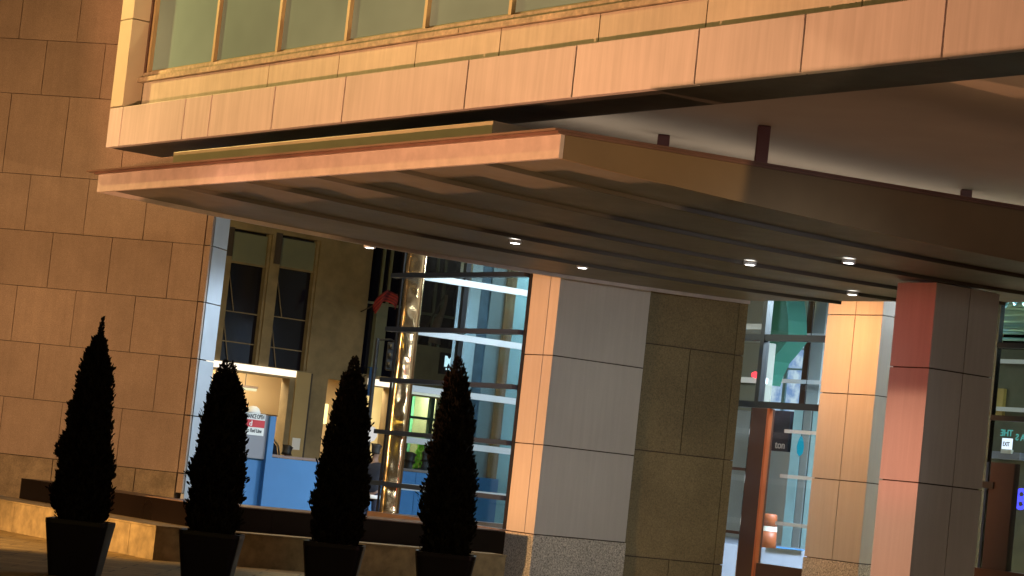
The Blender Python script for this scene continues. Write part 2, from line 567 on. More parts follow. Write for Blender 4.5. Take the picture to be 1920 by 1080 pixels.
sx2 = sum(u * u for u, z in pts); sx3 = sum(u ** 3 for u, z in pts); sx4 = sum(u ** 4 for u, z in pts)
sy1 = sum(u * (z - 4.5) for u, z in pts); sy2 = sum(u * u * (z - 4.5) for u, z in pts)
det = sx2 * sx4 - sx3 * sx3
SA = (sy1 * sx4 - sy2 * sx3) / det; SB = (sx2 * sy2 - sx3 * sy1) / det
print('CANOPY', WID, zlip, [(round(u, 2), round(z, 2), round(sof(u), 2)) for u, z in pts])

lips = [SD.px(x, y, .035) for x, y in ((1425, 302), (1600, 333), (1800, 369), (1920, 391))]
print('LIP', lips)
LK = sum((z - zlip) * u for u, z in lips) / sum(u * u for u, z in lips)


def zl(u):
    return zlip + LK * u


can = thing('entrance_canopy', (A * ((pL + pR) / 2) + B * (qf + 4))[:2] + (0,), 'wide flat entrance canopy with peach metal edge and boarded underside', 'canopy')
bm = bmesh.new()
bx(bm, CF, 0, WID, -.05, 0, 4.5, zlip - .012)
obj('front_fascia', bm, M['canopy'], can, bevel=.004)
STEPS = 26


def curved_strip(bm, fr_u0, fr_u1, top, th):
    """strip between two lines along the depth following the underside"""
    prev = None
    for k in range(STEPS + 1):
        u = .055 + (DEP - .055) * k / STEPS
        z = sof(u)
        z += top
        row = [CF.p(fr_u0, -u, z), CF.p(fr_u1, -u, z), CF.p(fr_u1, -u, z + th), CF.p(fr_u0, -u, z + th)]
        row = [bm.verts.new(p) for p in row]
        if prev:
            for i in range(4):
                bm.faces.new([prev[i], prev[(i + 1) % 4], row[(i + 1) % 4], row[i]])
        else: bm.faces.new(row)
        prev = row
    bm.faces.new(prev[::-1])


# right and left edges (tapering: thin at the front, deeper towards the building)
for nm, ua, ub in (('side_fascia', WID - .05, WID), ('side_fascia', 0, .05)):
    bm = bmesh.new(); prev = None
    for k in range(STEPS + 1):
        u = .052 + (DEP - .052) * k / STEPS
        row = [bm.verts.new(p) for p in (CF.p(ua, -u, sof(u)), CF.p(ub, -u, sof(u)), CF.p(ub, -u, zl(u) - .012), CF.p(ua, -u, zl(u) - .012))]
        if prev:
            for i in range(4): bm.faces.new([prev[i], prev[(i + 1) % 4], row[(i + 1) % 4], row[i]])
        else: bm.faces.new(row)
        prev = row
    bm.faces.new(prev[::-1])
    obj(nm, bm, mat('canopy_side_shaded', (.19, .135, .075), .5, var=.1, scale=1.2) if ub == WID else M['canopy'], can)  # right side darker: its dimmer light is put into the colour
seams = [CF.px(x, y)[0] for x, y in ((322, 354), (450, 346), (579, 333), (731, 318), (898, 303))]
ed = [.055] + seams + [WID - .055]
bm = bmesh.new()
for i in range(len(ed) - 1):
    curved_strip(bm, ed[i] + .001, ed[i + 1] - .001, .05, .02)
obj('soffit', bm, M['soffit'], can)
for e_ in seams:
    bm = bmesh.new(); curved_strip(bm, e_ - .013, e_ + .013, .004, .045); obj('batten', bm, M['batten'], can)
bm = bmesh.new()
prev = None
for k in range(STEPS + 1):
    u = .06 + (DEP - .07) * k / STEPS
    row = [bm.verts.new(p) for p in (CF.p(.06, -u, sof(u) + .1), CF.p(WID - .06, -u, sof(u) + .1), CF.p(WID - .06, -u, zl(u) - .02), CF.p(.06, -u, zl(u) - .02))]
    if prev:
        for i in range(4): bm.faces.new([prev[i], prev[(i + 1) % 4], row[(i + 1) % 4], row[i]])
    else: bm.faces.new(row)
    prev = row
bm.faces.new(prev[::-1])
obj('canopy_core', bm, M['joint'], can)
# flashing with a projecting edge
bm = bmesh.new()
def slab(ua, ub, da, db, lo, hi):
    hexa(bm, [CF.p(ua, -da, zl(da) + lo), CF.p(ub, -da, zl(da) + lo), CF.p(ub, -db, zl(db) + lo), CF.p(ua, -db, zl(db) + lo),
              CF.p(ua, -da, zl(da) + hi), CF.p(ub, -da, zl(da) + hi), CF.p(ub, -db, zl(db) + hi), CF.p(ua, -db, zl(db) + hi)])


slab(-.15, WID + .045, -.10, DEP, -.008, .012)
slab(-.02, WID + .03, -.055, .10, -.036, -.0085)
slab(WID + .003, WID + .03, .103, DEP, -.036, -.0085)
obj('roof_flashing', bm, M['lip'], can)
bm = bmesh.new()
u_a = CF.px(325, 291, -.3)[0]; u_b, z_b = CF.px(925, 226, -.3)
bx(bm, CF, u_a, u_b, -.9, -.3, zlip - .003, z_b)
obj('roof_upstand', bm, M['upstand'], can, bevel=.006)
for (x, y, w) in ((1433, 236, .155), (1245, 253, .15), (1812, 356, .15)):
    p = on_z(x, y, CZ)
    bm = bmesh.new()
    f = Fr((p.x, p.y), Vector((1, 0, 0)), Vector((0, -1, 0)))
    zz0 = zl(-(p - CF.o).dot(CF.n))
    bx(bm, f, -w / 2, w / 2, -.05, .05, zz0 + .02, CZ - .004)
    bx(bm, f, -w / 2 - .03, w / 2 + .03, -.08, .08, zz0 - .02, zz0 + .03)
    obj('hanger_post', bm, M['post'], can, bevel=.01)
# recessed downlights
dl = []
for (x, y) in ((693, 464), (966, 455.5), (1092, 502), (1406, 496), (1591, 492.5), (1598, 552)):
    # march along the ray to the underside
    r = ray(x, y); t = 15.0
    for _ in range(4000):
        q = CAM + r * t
        u = -(q - CF.o).dot(CF.n)
        if q.z >= sof(max(u, 0)): break
        t += .01
    lu = (q - CF.o).dot(CF.u)
    dl.append((lu, u, q.copy()))
    d = thing('downlight', q, '', 'x'); del d['label']; del d['category']
    d.parent = can; d.matrix_parent_inverse = can.matrix_world.inverted()
    bm = bmesh.new(); lathe(bm, (q.x, q.y, q.z), [(.08, -.006), (.08, .03), (.064, .03), (.064, -.006)], 20)
    o = obj('rim', bm, M['rail'], None, smooth=False); o.parent = d; o.location = Vector(o['_o']) - Vector(d['_o'])
    bm = bmesh.new(); lathe(bm, (q.x, q.y, q.z), [(.062, -.002), (.06, -.006), (.04, -.010), (.004, -.012)], 16)
    o = obj('lens', bm, M['lamp_white'], None, smooth=True); o.parent = d; o.location = Vector(o['_o']) - Vector(d['_o'])

# ================================================================== COLUMNS
def column(cx, cy, wa, wb, joints, zbase, ztop, label, vj_a=None, vj_b=None, skew_base=True, base_mat='granite', pm='orange'):
    t = thing('column', (cx, cy, 0), label, 'column', 'clad columns of the entrance')
    fa = Fr((cx, cy), A, NA)           # u away to the left
    fb = Fr((cx, cy), B, NB)
    bm = bmesh.new()
    bx(bm, fa, .03, wa - .03, -wb + .03, -.03, 0, ztop)
    obj('core', bm, M['joint'], t)
    zz = [zbase] + [j for j in joints if zbase < j < ztop] + [ztop]
    ua = [0, wa / 2, wa] if vj_a is None else [0] + vj_a + [wa]
    ub = [0, wb] if vj_b is None else [0] + vj_b + [wb]
    bm = bmesh.new()
    for j in range(len(zz) - 1):
        for i in range(len(ua) - 1):
            bx(bm, fa, ua[i] + (.007 if i else 0), ua[i + 1] - (.007 if i < len(ua) - 2 else 0), -.028, 0, zz[j] + .008, zz[j + 1] - .008)
        for i in range(len(ub) - 1):
            bx(bm, fb, ub[i] + (.007 if i else .0285), ub[i + 1] - (.007 if i < len(ub) - 2 else 0), -.028, 0, zz[j] + .008, zz[j + 1] - .008)
            # far faces
            bx(bm, Fr((cx + A.x * wa, cy + A.y * wa), B, A), ub[i] + (.007 if i else .0285), ub[i + 1], -.028, 0, zz[j] + .008, zz[j + 1] - .008)
    obj('cladding', bm, M[pm], t)
    if zbase > .05:
        bm = bmesh.new()
        bx(bm, fa, -.012, wa + .012, -wb - .012, .012, 0, zbase - .008)
        obj('base', bm, M[base_mat], t, bevel=.004)
    return t


c1 = at_depth(1052, 515, 35.5)
f1a = Fr((c1.x, c1.y), A, NA); f1b = Fr((c1.x, c1.y), B, NB)
j1 = [f1b.px(1042, y)[1] for y in (667, 837)]; zb1 = f1b.px(1004, 1002)[1]
wa1 = f1a.px(998, 530)[0]; wb1 = f1b.px(1219, 560)[0]
print('COL1', c1, j1, zb1, wa1, wb1)
column(c1.x, c1.y, wa1, wb1, sorted(j1 + [j1[0] + 1.4]), zb1, 6.2, 'panelled column beside the glass lobby, its wide grey side facing the street', vj_a=[f1a.px(1025, 600)[0]])
c2 = at_depth(1657, 567, 39.0)
f2a = Fr((c2.x, c2.y), A, NA); f2b = Fr((c2.x, c2.y), B, NB)
j2 = [f2a.px(1650, 591)[1], f2a.px(1638, 741)[1], f2a.px(1624, 905)[1]]; zb2 = f2a.px(1612, 1057)[1]
wa2 = f2a.px(1551, 600)[0]; wb2 = 1.0
column(c2.x, c2.y, wa2, wb2, sorted(j2), zb2, 6.2, 'orange lit panelled column to the right of the entrance door', vj_a=[f2a.px(1603, 600)[0]])
c3 = at_depth(1757, 528, 30.0)
f3a = Fr((c3.x, c3.y), A, NA); f3b = Fr((c3.x, c3.y), B, NB)
j3 = [f3a.px(1745, 690)[1], f3a.px(1722, 905)[1]]
wa3 = f3a.px(1682, 545)[0]; wb3 = f3b.px(1873, 570)[0]
u3 = -(Vector((c3.x, c3.y, 0)) - CF.o).dot(CF.n)
column(c3.x, c3.y, wa3, wb3, sorted(j3), .12, sof(u3) + .02, 'pinkish red lit column under the canopy, nearest of the three columns', vj_a=[], vj_b=[f3b.px(1815, 600)[0]], pm='orange')

# ================================================================== DRUM STONE WALL between column and door
w0 = Vector((c1.x, c1.y, 0)) + B * wb1
w1 = at_depth(1399, 620, 37.1)
dv = Vector((w1.x - w0.x, w1.y - w0.y, 0))
DW = Fr((w0.x, w0.y + .05), dv, Vector((dv.y, -dv.x, 0)))
dwall = thing('drum_wall', (w0.x, w0.y, 0), 'dark olive stone wall between the grey column and the door', 'wall')
zz = [.2] + [DW.px(1300, y)[1] for y in (1054, 855, 655)] + [DW.px(1300, 455)[1], 6.4]
Ld = dv.length
bm = bmesh.new()
panels(bm, DW, [0, DW.px(1290, 700)[0], Ld - .15], [zz[0], zz[1]], -.04, 0, .014)
panels(bm, DW, [0, Ld - .15], zz[1:3], -.04, 0, .014)
panels(bm, DW, [0, DW.px(1290, 700)[0], Ld - .15], zz[2:4], -.04, 0, .014)
panels(bm, DW, [0, Ld - .15], zz[3:], -.04, 0, .014)
for k in range(len(zz) - 1):
    bx(bm, DW, Ld - .145, Ld, -3.3, 0, zz[k] + .007, zz[k + 1] - .007)
obj('wall', bm, M['olive'], dwall)
bm = bmesh.new()
bx(bm, DW, 0.01, Ld - .02, -3.2, -.035, 0, 6.38)
obj('joint_backing', bm, M['joint'], dwall)

# ================================================================== ENTRANCE GLAZING (door line, along the street front)
g2 = Vector((c2.x, c2.y, 0)) + B * .35
GL = Fr((g2.x, g2.y), A, NA)                                # u away to the left of the column
gl0 = GL.px(1551, 600)[0] - .25
gl1 = GL.px(1398, 600)[0] + .5
zt1 = GL.px(1470, 634)[1]; zt2 = GL.px(1465, 761)[1]
ent = thing('entrance_glazing', (g2 + A * 1.5)[:2] + (0,), 'tall glazed entrance with bronze door between olive wall and orange column', 'entrance')
bm = bmesh.new(); bx(bm, GL, gl0, gl1, -.012, 0, .1, 6.2); obj('glass_pane', bm, M['glass'], ent)
for nm, z in (('transom', zt1), ('transom', zt2)):
    bm = bmesh.new(); bx(bm, GL, gl0, gl1, -.06, .04, z - .055, z + .055); obj(nm, bm, M['mull'], ent)
um = GL.px(1437, 600)[0]
bm = bmesh.new(); bx(bm, GL, um - .05, um + .05, -.08, .05, zt2, 6.2); obj('mullion', bm, M['mull'], ent)
# bronze door post and leaf edge, its orange light put into the colour
d0 = GL.px(1444, 780)[0]; d1 = GL.px(1420, 780)[0]
bm = bmesh.new(); bx(bm, GL, d0 + .02, d1 + .09, -.12, .06, 0, zt2 - .06); obj('door_post', bm, M['bronze'], ent, bevel=.004)
bm = bmesh.new(); bx(bm, GL, d0 - .035, d0 + .015, -.03, .065, .1, zt2 - .06); obj('door_edge', bm, M['lit_edge'], ent, bevel=.004)
bm = bmesh.new(); bx(bm, GL, gl0, d0 - .075, -.05, .05, .02, GL.px(1470, 1062)[1]); obj('bottom_rail', bm, M['bronze'], ent)
for y in (808, 894, 985):
    z = GL.px(1490, y)[1]
    bm = bmesh.new(); bx(bm, GL, gl0, d0 - .08, -.32, -.28, z - .03, z + .03); obj('push_rail', bm, M['rail'], ent)
for y in (880, 1000):
    z = GL.px(1395, y)[1]
    bm = bmesh.new(); bx(bm, GL, d1 + .1, gl1, -.05, .03, z - .025, z + .025); obj('side_rail', bm, M['bronze'], ent)
bm = bmesh.new(); bx(bm, GL, (d1 + .09), d1 + .115, -.05, .05, .1, zt2 - .06)
obj('side_stile', bm, M['chrome'], ent)

# right-hand glazing beyond the pink column, same line
GR = GL
r0 = GL.px(1872, 640)[0]; r1 = r0 - 6
entr = thing('side_glazing', (g2 + A * (r0 - 1))[:2] + (0,), 'dark glazed front at the right edge with exit sign behind it', 'entrance')
bm = bmesh.new(); bx(bm, GL, r1, r0, -.012, 0, .1, 6.2); obj('glass_pane', bm, M['glass'], entr)
bm = bmesh.new(); bx(bm, GL, r0 - .02, r0 + .03, -.06, .03, .1, 6.2); obj('edge_stile', bm, M['chrome'], entr)
for y in (648, 785):
    z = GL.px(1895, y)[1]
    bm = bmesh.new(); bx(bm, GL, r1, r0 - .021, -.06, .045, z - .04, z + .04); obj('transom', bm, M['mull'], entr)
z = GL.px(1860, 910)[1]
bm = bmesh.new(); bx(bm, GL, GL.px(1866, 910)[0], r0 + .12, -.06, .045, z - .05, z + .05); obj('transom', bm, M['mull'], entr)
bm = bmesh.new()
da = GL.px(1848, 1000)[0]; db = GL.px(1893, 1000)[0]
bm2 = bmesh.new(); bx(bm, GL, db, da, -.10, .02, .1, GL.px(1880, 868)[1]); obj('door_leaf', bm, mat('dark_door', (.02, .006, .006), .5), entr)
bm2.free()
bm = bmesh.new(); bx(bm, GL, r1, r0 + .2, -.08, .06, GL.px(1860, 1075)[1] - .1, GL.px(1860, 1068)[1]); obj('threshold', bm, M['bronze'], entr)

# ================================================================== GLASS LOBBY beside column 1
q0 = Vector((c1.x, c1.y, 0)) + A * wa1
LB = Fr((q0.x, q0.y), A, NA)
lu1 = LB.px(741.5, 650)[0]
zsill = LB.px(945, 992)[1]
lob = thing('glass_lobby', (q0 + A * 2)[:2] + (0,), 'glass lobby corner with dark horizontal fins left of the grey column', 'glass lobby')
bm = bmesh.new(); bx(bm, LB, .05, lu1, -.02, -.005, zsill, 6.0); obj('front_glass', bm, M['glass'], lob)
bm = bmesh.new(); bx(bm, LB, 0, .05, -.06, .03, zsill, 6.0); obj('corner_stile', bm, M['mull'], lob)
um = LB.px(872, 520)[0]
for y in (516, 624, 727, 833, 938):
    z = LB.px(980, y)[1]
    bm = bmesh.new(); bx(bm, LB, .052, lu1 + .16, .0, .13, z - .035, z + .035); obj('fin', bm, M['fin'], lob)
# rear wall of the lobby corner: runs into the building
kc = q0 + A * lu1
BK = Fr((kc.x, kc.y), B, NB)                                  # normal towards the right
bkL = 6.5
bm = bmesh.new(); bx(bm, BK, .03, bkL, -.02, -.005, zsill, 6.0); obj('rear_glass', bm, M['glassblue'], lob)
for y in (533, 636, 742, 838, 925):
    z = BK.px(880, y)[1]
    bm = bmesh.new(); bx(bm, BK, .30, bkL, .0, .06, z - .05, z + .05); obj('rail', bm, M['rail'], lob)
bu = BK.px(876, 500)[0]
bm = bmesh.new(); bx(bm, BK, bu - .045, bu + .045, -.03, .055, zsill, 6.0); obj('rear_mullion', bm, M['mull'], lob)
bm = bmesh.new(); bx(bm, BK, .0, .028, -.045, -.0205, zsill, 6.0); obj('corner_post', bm, M['mull'], lob)
bm = bmesh.new()
bx(bm, LB, 0, lu1 + .1, -.3, .12, .2, zsill - .003)
obj('sill', bm, M['ledge'], lob)
bm = bmesh.new()
bx(bm, BK, -.05, bkL, -.15, .25, .2, zsill - .006)
obj('rear_sill', bm, M['ledge'], lob)
# lobby ceiling
bm = bmesh.new()
hexa(bm, [tuple(LB.p(0.1, -.03, 5.9)), tuple(LB.p(lu1 - .02, -.03, 5.9)), tuple(LB.p(lu1 - .02, -6, 5.9)), tuple(LB.p(.1, -6, 5.9)),
          tuple(LB.p(0.1, -.03, 5.98)), tuple(LB.p(lu1 - .02, -.03, 5.98)), tuple(LB.p(lu1 - .02, -6, 5.98)), tuple(LB.p(.1, -6, 5.98))])
obj('ceiling', bm, M['ceiling'], lob)

# polished column standing just inside the lobby corner
SC = LB.px(778, 560)
sc_c = at_depth(755, 700, 38.3)
r_ = ray(757, 730); k_ = ((kc - CAM) - NB * -.0).dot(NB) / r_.dot(NB)
pc = at_depth(754.5, 730, kc.y + .05)
rad = 18.3 / F * pc.y
SF = Fr((pc.x, pc.y), Vector((1, .06, 0)), Vector((.06, -1, 0)))
scol = thing('steel_column', (pc.x, pc.y, zsill), 'broad polished steel post with rippled golden reflections at the lobby corner', 'column')
bm = bmesh.new()
nU, nZ = 14, 150
for sgn_ in (1,):
    g = []
    for i in range(nU + 1):
        col = []
        for k in range(nZ + 1):
            u = -rad + 2 * rad * i / nU; z = zsill - .02 + k * (6.0 - zsill) / nZ
            e = (abs(i / nU * 2 - 1)) ** 6
            q = noise.noise(Vector((u * 3.2, z * 2.3, 4.2))) * .014 + noise.noise(Vector((u * 7, z * 6.1, 9.1))) * .007
            col.append(bm.verts.new(SF.p(u, .05 * (1 - e) + q * (1 - e), z)))
        g.append(col)
    for i in range(nU):
        for k in range(nZ): bm.faces.new((g[i][k], g[i + 1][k], g[i + 1][k + 1], g[i][k + 1]))
obj('front_skin', bm, M['steel'], scol, smooth=True)
bm = bmesh.new(); bx(bm, SF, -rad, rad, -.12, -.002, zsill - .02, 6.0); obj('post_body', bm, M['bronze'], scol)

# ================================================================== things seen through the lobby: partitions standing behind it
PT = Fr((kc + B * 0 + A * 1.5)[:2], B, NB)
part = thing('lobby_partition', (kc + A * 1.5 + B * 4)[:2] + (0,), 'run of teal, grey and navy wall panels inside the glass lobby', 'partition')


def pxbox(name, fr, x0, x1, y, z0, z1, n0, n1, m, parent):
    a = fr.px(x0, y, n1)[0]; b = fr.px(x1, y, n1)[0]
    bm = bmesh.new(); bx(bm, fr, a, b, n0, n1, z0, z1)
    return obj(name, bm, m, parent)


pxbox('pilaster', PT, 876, 896, 600, .3, 6.2, -.25, .12, M['bluegrey'], part)
pxbox('navy_panel', PT, 896.5, 915, 600, .3, 6.2, -.2, -.02, M['navy'], part)
pxbox('grey_panel', PT, 915.5, 944, 600, .3, 6.2, -.2, 0, M['greypanel'], part)
pxbox('steel_strip', PT, 944.5, 962, 600, .3, 6.2, -.2, .04, M['steel'], part)
pxbox('teal_panel', PT, 962.5, 1010, 600, .3, 6.2, -.2, 0, M['teal'], part)
pxbox('low_panel', PT, 850, 935, 900, .3, PT.px(900, 895)[1], .13, .18, M['hoard'], part)

# ================================================================== LOW WALL AND PLANTER BED in front
lc = on_z(286, 1050, 0)
WA = Fr((lc.x, lc.y), A, NA); WB = Fr((lc.x, lc.y), B, NB)
ztop = WA.px(289, 988)[1]
lw = thing('low_wall', (lc.x, lc.y, 0), 'low cream stone wall with dark side running behind the potted trees', 'wall')
bm = bmesh.new()
panels(bm, WA, [0, WA.px(243, 1000)[0], WA.px(118, 980)[0], WA.px(25, 970)[0], 6.2, 7.8, 9.4], [.0, ztop], -1.1, 0, .007)
obj('front_face', bm, M['lowwall'], lw)
lend = WB.px(947, 1060)[0]
bm = bmesh.new()
bx(bm, WB, .001 + 1.105, lend, -1.1, -.002, 0, ztop - .004)
bx(bm, WB, .004, 1.1, -.5, -.004, 0, ztop - .006)
obj('side_face', bm, M['lowwall'], lw)
bm = bmesh.new()
bx(bm, WB, -.02, lend, -.34, .025, ztop, ztop + .022)
bx(bm, WA, .35, 9.4, -.6, .02, ztop + .001, ztop + .02)
obj('coping', bm, M['lowwall'], lw)

pc0 = on_z(354, 943, ztop + .30)
PA = Fr((pc0.x, pc0.y), A, NA); PB = Fr((pc0.x, pc0.y), B, NB)
zpb = ztop + .30
pb = thing('planter_bed', (pc0.x, pc0.y, 0), 'polished dark red granite raised bed standing on the low wall', 'planter')
pl = PA.px(38, 915)[0]
bm = bmesh.new()
panels(bm, PA, [.0, PA.px(270, 950)[0], PA.px(150, 930)[0], pl], [.30, zpb], -.8, 0, .006)
obj('front_slabs', bm, M['polished'], pb)
pend = PB.px(947, 1010)[0]
bm = bmesh.new()
nseg = 4
panels(bm, PB, [.805] + [pend * i / nseg for i in range(1, nseg)] + [pend], [.30, zpb], -1.3, -.002, .005)
bx(bm, PB, .003, .80, -.3, -.003, .3, zpb)
obj('side_slabs', bm, M['polished'], pb)
bm = bmesh.new()
bx(bm, PB, .02, pend, -1.28, -.02, zpb + .0015, zpb + .012)
obj('top_ledge', bm, M['ledge'], pb)

# ================================================================== POTS AND CONIFERS
def crown(seed, H, prof, lean=0.0, nleaf=9000, tip=None):
    rr = random.Random(seed)
    bm = bmesh.new()

    def rad(t):
        for (a, ra), (b, rb) in zip(prof[:-1], prof[1:]):
            if a <= t <= b: return (ra + (rb - ra) * (t - a) / (b - a)) * .87
        return prof[-1][1]
    seeds = Vector((seed * 3.1, seed * 1.7, 0))

    def lump(t, ang):
        v = noise.noise(Vector((math.cos(ang) * 1.3, math.sin(ang) * 1.3, t * 7)) + seeds)
        v2 = noise.noise(Vector((math.cos(ang) * 3.0, math.sin(ang) * 3.0, t * 17)) + seeds * 2)
        return 1 + .27 * v + .20 * v2

    tot = []
    for i in range(nleaf):
        while True:
            t = rr.random()
            if rr.random() < rad(t) / .34 + .02: break
        ang = rr.uniform(0, 2 * math.pi)
        r = rad(t) * lump(t, ang) * (1 - .45 * rr.random() ** 1.8)
        off = lean * math.sin(t * math.pi)
        wisp = rr.random() < .07
        if wisp: r = rad(t) * lump(t, ang) * rr.uniform(.97, 1.12)
        c = Vector((math.cos(ang) * r + off, math.sin(ang) * r, t * H))
        d = Vector((math.cos(ang) * .55 + rr.gauss(0, .35), math.sin(ang) * .55 + rr.gauss(0, .35), 1.0 + rr.gauss(0, .3))).normalized()
        L = rr.uniform(.022, .06) * (.65 if t > .9 else 1); w = L * rr.uniform(.22, .42)
        if wisp: L *= 1.35; w *= .8
        s = d.cross(Vector((rr.gauss(0, 1), rr.gauss(0, 1), rr.gauss(0, 1)))).normalized()
        a = bm.verts.new(c - s * w * .4); b = bm.verts.new(c + s * w * .4)
        e = bm.verts.new(c + d * L * .6 + s * w); f = bm.verts.new(c + d * L); g = bm.verts.new(c + d * L * .6 - s * w)
        bm.faces.new((a, b, e, f, g))
    # dense twiggy inside
    seg = 14; rings = []
    for k in range(20):
        t = k / 19 * .93
        off = lean * math.sin(t * math.pi)
        rings.append([bm.verts.new(Vector((math.cos(2 * math.pi * s / seg) * rad(t) * .74 * lump(t, 2 * math.pi * s / seg) + off,
                                           math.sin(2 * math.pi * s / seg) * rad(t) * .74 * lump(t, 2 * math.pi * s / seg), t * H))) for s in range(seg)])
    for k in range(19):
        for s in range(seg): bm.faces.new((rings[k][s], rings[k][(s + 1) % seg], rings[k + 1][(s + 1) % seg], rings[k + 1][s]))
    return bm


profs = [
    ([(0, .24), (.04, .28), (.15, .315), (.27, .315), (.38, .27), (.50, .225), (.62, .205), (.74, .165), (.82, .10), (.885, .055), (.90, .022), (.96, .02), (1, .008)], -.03),
    ([(0, .23), (.04, .27), (.18, .29), (.35, .29), (.50, .27), (.66, .235), (.80, .185), (.90, .13), (.97, .085), (1, .04)], 0.0),
    ([(0, .24), (.05, .29), (.2, .30), (.35, .285), (.5, .25), (.66, .21), (.8, .155), (.9, .095), (.96, .055), (1, .02)], .01),
    ([(0, .26), (.05, .29), (.18, .315), (.36, .305), (.5, .265), (.66, .225), (.8, .165), (.9, .11), (.96, .06), (1, .02)], .0),
]
spec = [  # rim-left x, rim-right x, rim y at middle, tip (x,y), label bits
    (94, 210, 975, 25.5, (193, 598), 'slender dark conifer with a thin bent tip in front of the stone wall', 'dark tapered pot holding the conifer before the stone wall'),
    (341, 455, 997, 26.3, (428, 680), 'dark conifer with a blunt bushy top in front of the red and white sign', 'dark tapered pot under the blunt topped conifer'),
    (572, 684, 1018, 26.9, (665, 672), 'dark conifer standing between the blue hoarding and the steel column', 'dark tapered pot under the conifer beside the blue hoarding'),
    (780, 893, 1037, 27.5, (860, 672), 'dark conifer in front of the glass lobby, nearest the grey column', 'dark tapered pot under the conifer before the glass lobby'),
]
for i, (xl, xr, yr, D, tip, lab, plab) in enumerate(spec):
    c = at_depth((xl + xr) / 2, yr, D)
    zr = c.z
    rw = (xr - xl) / F * D / 2
    t = thing('planter_pot', (c.x, c.y, 0), plab, 'plant pot', 'tapered plant pots along the low wall')
    bm = bmesh.new()
    # square tapered pot, slightly rounded
    rb = rw * .74
    outer = []
    def ring(r, z):
        pts = []
        rc = r * .22
        for (sx, sy, a0) in ((1, 1, 0), (-1, 1, 90), (-1, -1, 180), (1, -1, 270)):
            for k in range(5):
                a = math.radians(a0 + k * 22.5)
                pts.append(Vector((c.x, c.y, z)) + Vector((sx * (r - rc) + rc * math.cos(a), sy * (r - rc) + rc * math.sin(a), 0)))
        return [bm.verts.new(p) for p in pts]
    prs = [(rb, 0.0), (rb * 1.02, .02), (rw * .99, zr - .05), (rw, zr - .045), (rw, zr), (rw * .93, zr), (rw * .9, zr - .06)]
    rg = [ring(*q) for q in prs]
    for k in range(len(rg) - 1):
        m = len(rg[k])
        for s in range(m): bm.faces.new((rg[k][s], rg[k][(s + 1) % m], rg[k + 1][(s + 1) % m], rg[k + 1][s]))
    bm.faces.new(rg[0][::-1])
    obj('pot', bm, M['pot'], t)
    bm = bmesh.new()
    lathe(bm, (c.x, c.y, zr), [(rw * .885, -.10), (rw * .885, -.055), (rw * .5, -.03), (.01, -.025)], 20)
    rr = random.Random(i)
    for k in range(60):
        a = rr.uniform(0, 6.28); r = rw * .85 * math.sqrt(rr.random()); s = rr.uniform(.012, .03)
        p = Vector((c.x + r * math.cos(a), c.y + r * math.sin(a), zr - .035))
        v = [bm.verts.new(p + Vector((rr.gauss(0, s), rr.gauss(0, s), rr.uniform(0, s * 1.6)))) for _ in range(4)]
        for f in ((0, 1, 2), (0, 1, 3), (1, 2, 3), (0, 2, 3)): bm.faces.new([v[q] for q in f])
    obj('mulch', bm, M['soil'], t)
    tp = at_depth(tip[0], tip[1], D)
    H = tp.z - zr + .03
    ct = thing('conifer', (c.x, c.y, zr - .02), lab, 'conifer tree', 'potted conifers in a row')
    bm = bmesh.new(); tube(bm, [(c.x, c.y, zr - .08), (c.x + .01, c.y, zr + .25), (c.x, c.y, zr + H * .8)], [.035, .028, .008], 8)
    obj('trunk', bm, M['bark'], ct)
    dx = (tp.x - c.x)
    bm = crown(i + 1, H, profs[i][0], profs[i][1], 17000)
    for v in bm.verts:
        k = v.co.z / H
        v.co = Vector((c.x + v.co.x + dx * k, c.y + v.co.y, zr - .02 + v.co.z))
    obj('crown', bm, M['crown'], ct)

# ================================================================== ACROSS THE STREET: far building
fo = at_depth(430, 600, 56.0)
FBd = Vector((.80, .60, 0)).normalized()
FB = Fr((fo.x, fo.y), FBd, Vector((FBd.y, -FBd.x, 0)))
far = thing('far_building', (fo.x + 3, fo.y + 4, 0), 'olive stone building across the street with tall black windows and lit shops', 'building')


def P(x, y): return FB.px(x, y)


def rect(x0, y0, x1, y1):
    """opening from its upper-left and lower-right pixel"""
    a, za = P(x0, y0); b, zb = P(x1, y1)
    return (a, b, zb, za)


hw1 = rect(441, 428, 485, 682); hw2 = rect(531, 440, 579, 690)
w1a, w1z1 = P(441, 428); w1b, _ = P(513, 434)
w2a, _ = P(531, 440); w2b, _ = P(602, 453)
zb_ = P(470, 683)[1]
W1 = (w1a, w1b, zb_, w1z1); W2 = (w2a, w2b, zb_, P(560, 445)[1])
d3a = P(699, 480)[0]; d3b = P(772, 480)[0]
W3 = (d3a, d3b, P(690, 702)[1], P(700, 462)[1] + .5)
W4 = (P(792, 560)[0], P(868, 560)[0], P(800, 648)[1], P(830, 470)[1] + .5)
zs1 = P(480, 702)[1]; zs0 = P(480, 684)[1]
S1 = (P(400, 760)[0] - 1.2, P(545, 700)[0], 0.05, zs1)
S2 = (P(688, 740)[0], P(733, 740)[0], .05, P(705, 725)[1])
S3 = (P(762, 800)[0], P(838, 800)[0], .05, P(800, 745)[1])
AL = (P(613, 730)[0], P(652, 730)[0], .05, P(630, 712)[1])
bm = bmesh.new()
holes_wall(bm, FB, -4, 26, 0, 14, -.35, 0, [W1, W2, W3, W4, S1, S2, S3, AL])
obj('wall', bm, M['farstone'], far)
